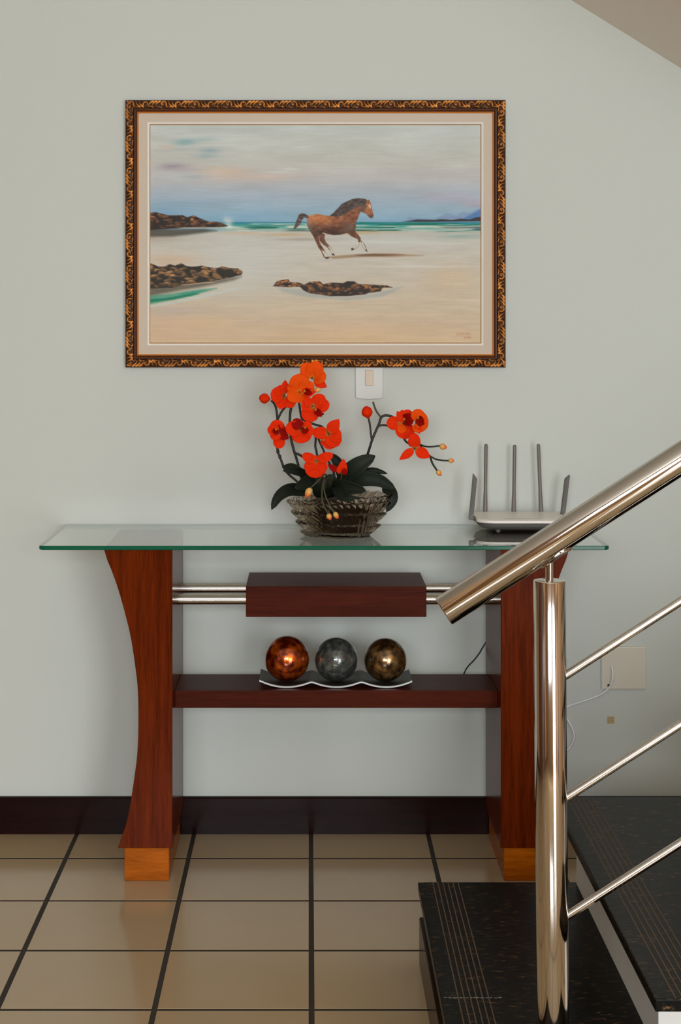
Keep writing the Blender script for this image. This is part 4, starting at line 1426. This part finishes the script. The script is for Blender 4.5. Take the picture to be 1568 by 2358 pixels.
out_ = []
for cx_, cy_, a, rr in ((xb - 0.012, y1 - 0.012, 0, 0.012), (xa + 0.012, y1 - 0.012, 90, 0.012), (xa + 0.05, y0 + 0.05, 180, 0.05), (xb - 0.05, y0 + 0.05, 270, 0.05)):
    for k in range(9):
        t = math.radians(a + 90 * k / 8)
        out_.append((cx_ + rr * math.cos(t), cy_ + rr * math.sin(t) * (1.0 if rr < 0.02 else 0.8)))
zr = ZT
obj('router_base', slab(out_, [(zr + 0.005, 0.034), (zr + 0.009, 0.018), (zr + 0.014, 0.009)]), M_router2, rt, smooth=True, angle=30)
obj('router_ribs', slab(out_, [(zr + 0.0142, 0.009), (zr + 0.0155, 0.0066), (zr + 0.0165, 0.0085), (zr + 0.0182, 0.0055), (zr + 0.0192, 0.0075), (zr + 0.021, 0.0045), (zr + 0.022, 0.006), (zr + 0.024, 0.003)]), M_router2, rt, smooth=True, angle=30)
cv_ = slab(out_, [(zr + 0.024, 0.001), (zr + 0.0265, 0.0), (zr + 0.029, 0.0012), (zr + 0.0305, 0.005), (zr + 0.0312, 0.02)])
obj('router_cover', ([(a, b, c + (0.009 * (b - y0) / (y1 - y0) if c > zr + 0.025 else 0)) for a, b, c in cv_[0]], cv_[1]), M_router, rt, smooth=True, angle=40)
obj('status_strip', box(P(1160, 0, 4.28).x, P(1242, 0, 4.28).x, y0 + 0.030, y0 + 0.032, zr + 0.0318, zr + 0.0336), M_router2, rt)
for sx in (-0.06, 0.06):
    for yy in (y0 + 0.06, y1 - 0.03):
        obj('foot', tube([((xa + xb) / 2 + sx, yy, zr), ((xa + xb) / 2 + sx, yy, zr + 0.006)], 0.006, 12), M_router2, rt)
DA = 4.378
for bx_, tx_, ty_ in ((1117, 1119, 1022), (1182.5, 1185, 1024), (1246, 1239.5, 1022)):
    b, t = P(bx_, 1182, DA), P(tx_, ty_, DA)
    b.z = zr + 0.030
    d = (t - b)
    obj('antenna', tube([b, b + d * 0.02, b + d * 0.25, b + d * 0.35, b + d * 0.97, b + d * 0.99, t], [0.0060, 0.0062, 0.0052, 0.0046, 0.0046, 0.0040, 0.002], 14), M_ant, rt, smooth=True, angle=50)
for (bx_, by_), (tx_, ty_), sd in (((1084, 1197), (1094, 1093), 1), ((1296, 1182), (1306.5, 1095), -1)):
    DD = 4.30 if sd > 0 else 4.345
    b, t = P(bx_, by_, DD), P(tx_, ty_, DD)
    d = (t - b).normalized()
    s_ = Vector((d.z, 0, -d.x))
    hw, hd = 0.0056, 0.0085
    sl_ = 0.006 * sd
    pl = []
    for q, dy_ in ((-1, -hd), (1, -hd), (1, hd), (-1, hd)):
        pl.append((b + s_ * (q * hw) + Vector((0, dy_, 0)), t + s_ * (q * hw) + d * (-q * sl_ - 0.003) + Vector((0, dy_, 0))))
    bm = bmesh.new()
    lo = [bm.verts.new(p[0]) for p in pl]
    hi = [bm.verts.new(p[1]) for p in pl]
    bm.faces.new(lo[::-1])
    bm.faces.new(hi)
    for k in range(4):
        bm.faces.new((lo[k], lo[(k + 1) % 4], hi[(k + 1) % 4], hi[k]))
    bmesh.ops.recalc_face_normals(bm, faces=list(bm.faces))
    bmesh.ops.bevel(bm, geom=list(bm.edges), offset=0.0015, segments=2, affect='EDGES')
    an = obj('antenna', bm_out(bm), M_ant2, rt, smooth=True, angle=40)
    hp = b + d * 0.009
    obj('hinge', tube([hp, Vector((xa + 0.010 if sd > 0 else xb - 0.010, hp.y, zr + 0.022))], 0.005, 12), M_ant2, an)

# ================================================================== TRAY AND GLASS BALLS
ZS = 0.4475
YT0, YT1 = 4.130 + YC, 4.262 + YC
tx0, tx1 = P(597, 0, 4.13).x, P(949, 0, 4.13).x
tray = thing('wavy_tray', 'long wavy dark tray with white edge on the table shelf', 'tray', ((tx0 + tx1) / 2, (YT0 + YT1) / 2, ZS))
cent = [P(661, 0, 4.19).x, P(774, 0, 4.19).x, P(887, 0, 4.19).x]
cr1, cr2 = (cent[0] + cent[1]) / 2, (cent[1] + cent[2]) / 2
Rt = 0.064


def tray_z(x):
    if x < cr1:
        c = cent[0]
    elif x < cr2:
        c = cent[1]
    else:
        c = cent[2]
    hw = (cr2 - cr1) / 2
    d = abs(x - c)
    zz = ZS + 0.0052 + 0.0135 * (min(d, hw * 1.0) / hw) ** 2 + max(0, d - hw) * 0.38
    # soften the crest
    q = min(abs(x - cr1), abs(x - cr2))
    if q < 0.006:
        zz -= 0.0012 * (1 - q / 0.006)
    return zz


NXT, NYT = 96, 14
xs = np.linspace(tx0, tx1, NXT)
V, Fc = [], []
for layer in (0, 1):
    for x in xs:
        for j in range(NYT):
            q = 2 * j / (NYT - 1) - 1
            V.append((x, (YT0 + YT1) / 2 + q * (YT1 - YT0) / 2, tray_z(x) - 0.0042 * layer))
NN = NXT * NYT
for i in range(NXT - 1):
    for j in range(NYT - 1):
        a = i * NYT + j
        Fc.append((a, a + NYT, a + NYT + 1, a + 1))
        b = NN + a
        Fc.append((b, b + 1, b + NYT + 1, b + NYT))
nf_top = len(Fc)
for i in range(NXT - 1):
    a, b = i * NYT, (i + 1) * NYT
    Fc.append((a, NN + a, NN + b, b))
    a, b = a + NYT - 1, b + NYT - 1
    Fc.append((b, NN + b, NN + a, a))
for j in range(NYT - 1):
    Fc.append((j + 1, NN + j + 1, NN + j, j))
    a = (NXT - 1) * NYT + j
    Fc.append((a, NN + a, NN + a + 1, a + 1))
o = obj('tray_body', (V, Fc), M_traydark, tray, smooth=True, angle=40)
# white lip along the front
V, Fc = [], []
for x in xs:
    z = tray_z(x)
    V += [(x, YT0, z + 0.0004), (x, YT0 - 0.0025, z - 0.0003), (x, YT0 - 0.0025, z - 0.0038), (x, YT0, z - 0.0046)]
for i in range(NXT - 1):
    for k in range(4):
        a, b = i * 4 + k, i * 4 + (k + 1) % 4
        Fc.append((a, b, b + 4, a + 4))
Fc.append((3, 2, 1, 0))
Fc.append(tuple((NXT - 1) * 4 + k for k in range(4)))
o = obj('tray_lip', (V, Fc), M_traylip, tray, smooth=True, angle=40)
o['label'] = 'thin white front edge'
for c in (cent[0] - 0.012, cent[2] + 0.006):
    for yy in (YT0 + 0.012, YT1 - 0.012):
        obj('foot', box(c - 0.009, c + 0.009, yy - 0.006, yy + 0.006, ZS, tray_z(c) - 0.0042), M_traydark, tray)
for i, (r, lab) in enumerate(((0.0568, 'amber orange crackled glass ball on the wavy tray'), (0.0548, 'smoky grey crackled glass ball in middle of the tray'), (0.0540, 'brown bronze crackled glass ball on the wavy tray'))):
    c = Vector((cent[i], 4.185 + YC, 0))
    c.z = tray_z(cent[i]) + r + 0.0002
    vv, ff = ellipsoid((0, 0, 0), XYZ, (r, r, r), 48, 32)
    o = obj('glass_ball', (np.array(vv) + np.array(c), ff), M_ball[i], None, smooth=True, origin=c)
    tag(o, lab, 'glass ball', 'decorative glass balls on the tray')

# ================================================================== STAIRS AND RAILING
SX0, RUN, RISE = 0.230, 0.280, 0.181
SY1, SY0 = 3.525 + YC, 2.467 + YC
stair = thing('staircase', 'black granite and white plaster stair flight at lower right', 'staircase', (SX0 + 0.2, (SY0 + SY1) / 2, 0))
z_t = 0.170
SYB = 2.69 + YC                           # the plaster core stops short of the free ends of the treads
for i in range(6):
    nose = SX0 + RUN * i + (0.0025 if i == 1 else 0)
    zt = z_t + RISE * i
    rx = 0.248 if i == 0 else 0.564 + RUN * (i - 1)
    rx2 = 0.564 + RUN * i
    zprev = 0.0 if i == 0 else z_t + RISE * (i - 1)
    tr = obj('tread', box(nose, rx2 + 0.012, SY0, SY1, zt - 0.019, zt, 0.0022, 2), M_granite, stair)
    for q in range(6):
        gx = nose + 0.030 + 0.0107 * q
        obj('anti_slip_groove', box(gx, gx + 0.0022, SY0 + 0.004, SY1 - 0.001, zt - 0.0012, zt + 0.0003), M_groove, tr)
    obj('riser', box(rx, rx + 0.012, SYB, SY1 - 0.010, zprev, zt - 0.019), M_white, stair)
    obj('step_core', box(rx + 0.012, rx2 + 0.012, SYB, SY1 - 0.010, 0.0, zt - 0.019), M_white, stair)
sk = obj('skirting_board', prism([(0.2326, 0), (0.2480, 0), (0.2480, SB), (0.2350, SB), (0.2326, SB - 0.003)], 'y', SY1 - 0.004, SYB, 0.0), M_skirt, stair)
sk['label'] = 'dark wooden skirting at the foot of the first riser'

sm = []  # broken whitish line across the lowest tread
xq = 0.236
while xq < 0.335:
    wq = random.uniform(0.004, 0.012)
    yq = -1.505 + random.uniform(-0.0012, 0.0012)
    hq = random.uniform(0.0008, 0.0022)
    sm.append(prism([(xq, yq), (xq + wq * 0.5, yq - hq), (xq + wq, yq - hq * 0.3), (xq + wq, yq + hq * 0.6), (xq + wq * 0.4, yq + hq)], 'z', z_t - 0.0003, z_t + 0.0004))
    xq += wq + random.uniform(0.0005, 0.003)
tr0 = [c for c in stair.children if c.name.startswith('tread')][0]
o = obj('pale_line', join(*sm), plain('pale_line_tone', lin(120, 118, 106), 0.8), tr0)
o['label'] = 'whitish line across the lowest tread'

DR = 2.60
YRL = DR + YC
rail_t = thing('stair_railing', 'polished stainless steel stair railing with round handrail and newel post', 'stair railing', (P(1269, 0, DR).x, YRL, z_t))
slope = 0.6444


def rp(x, y):
    return P(x, y, DR)


h0 = rp(1021, 1408)
h1 = rp(1021 + 1400, 1408 - 1400 * slope)
Rr = 0.0243
# hollow tube with rounded lip at its lower end
d = (h1 - h0).normalized()
prof = [(0.050, Rr - 0.004), (0.002, Rr - 0.004), (0.0, Rr - 0.0026), (0.0, Rr - 0.0012), (0.0015, Rr), ((h1 - h0).length, Rr)]
hr = obj('handrail', capped_rod(h0, h1, Rr, 64, 0.0018), M_steel, rail_t, smooth=True, angle=50)
pt_, pb_ = rp(1265, 1336), rp(1273, 2358)
ax = (pb_ - pt_).normalized()
pbot = pt_ + ax * ((pt_.z - z_t) / -ax.z)
obj('newel_post', capped_rod(pbot, pt_, 0.0251, 64, 0.0012), M_steel, rail_t, smooth=True, angle=50)
obj('post_flange', tube([pbot, pbot + Vector((0, 0, 0.006)), pbot + Vector((0, 0, 0.009))], [0.043, 0.043, 0.040], 40), M_steel, rail_t, smooth=True, angle=30)
pin0 = pt_.copy()
pin0.z -= 0.004
axis_y = 1408 - (1265 - 1021) * slope
pin1 = rp(1265, axis_y + 38)
obj('support_pin', tube([pin0, pin1], 0.0062, 24), M_steel, rail_t, smooth=True, angle=50)
# cradle plate hugging the underside of the handrail
V, Fc = [], []
nl, na = 16, 13
pv = d.cross(Vector((0, -1, 0))).normalized()
if pv.z > 0:
    pv = -pv
q0 = rp(1262, 1408 - (1262 - 1021) * slope)
for i in range(nl + 1):
    s = 2 * i / nl - 1
    half = 0.72 * math.sqrt(max(0.0, 1 - s * s)) + 0.001
    for j in range(na):
        a = (2 * j / (na - 1) - 1) * half
        for rr in (Rr + 0.0002, Rr + 0.0028):
            V.append(tuple(q0 + d * (s * 0.029) + (pv * math.cos(a) + Vector((0, -1, 0)) * math.sin(a)) * rr))
for i in range(nl):
    for j in range(na - 1):
        a = (i * na + j) * 2
        b = a + na * 2
        Fc += [(a + 1, a + 3, b + 3, b + 1), (a, b, b + 2, a + 2)]
    for j in (0, na - 1):
        a = (i * na + j) * 2
        b = a + na * 2
        Fc.append((a, a + 1, b + 1, b) if j else (a, b, b + 1, a + 1))
obj('cradle_plate', (V, Fc), M_steel, rail_t, smooth=True, angle=50)
for x, y in ((1290, 1563), (1290, 1846), (1290, 2119)):
    b0, b1 = rp(x, y), rp(x + 1100, y - 1100 * slope)
    obj('rail_bar', tube([b0, b1], 0.0067, 28), M_steel, rail_t, smooth=True, angle=50)
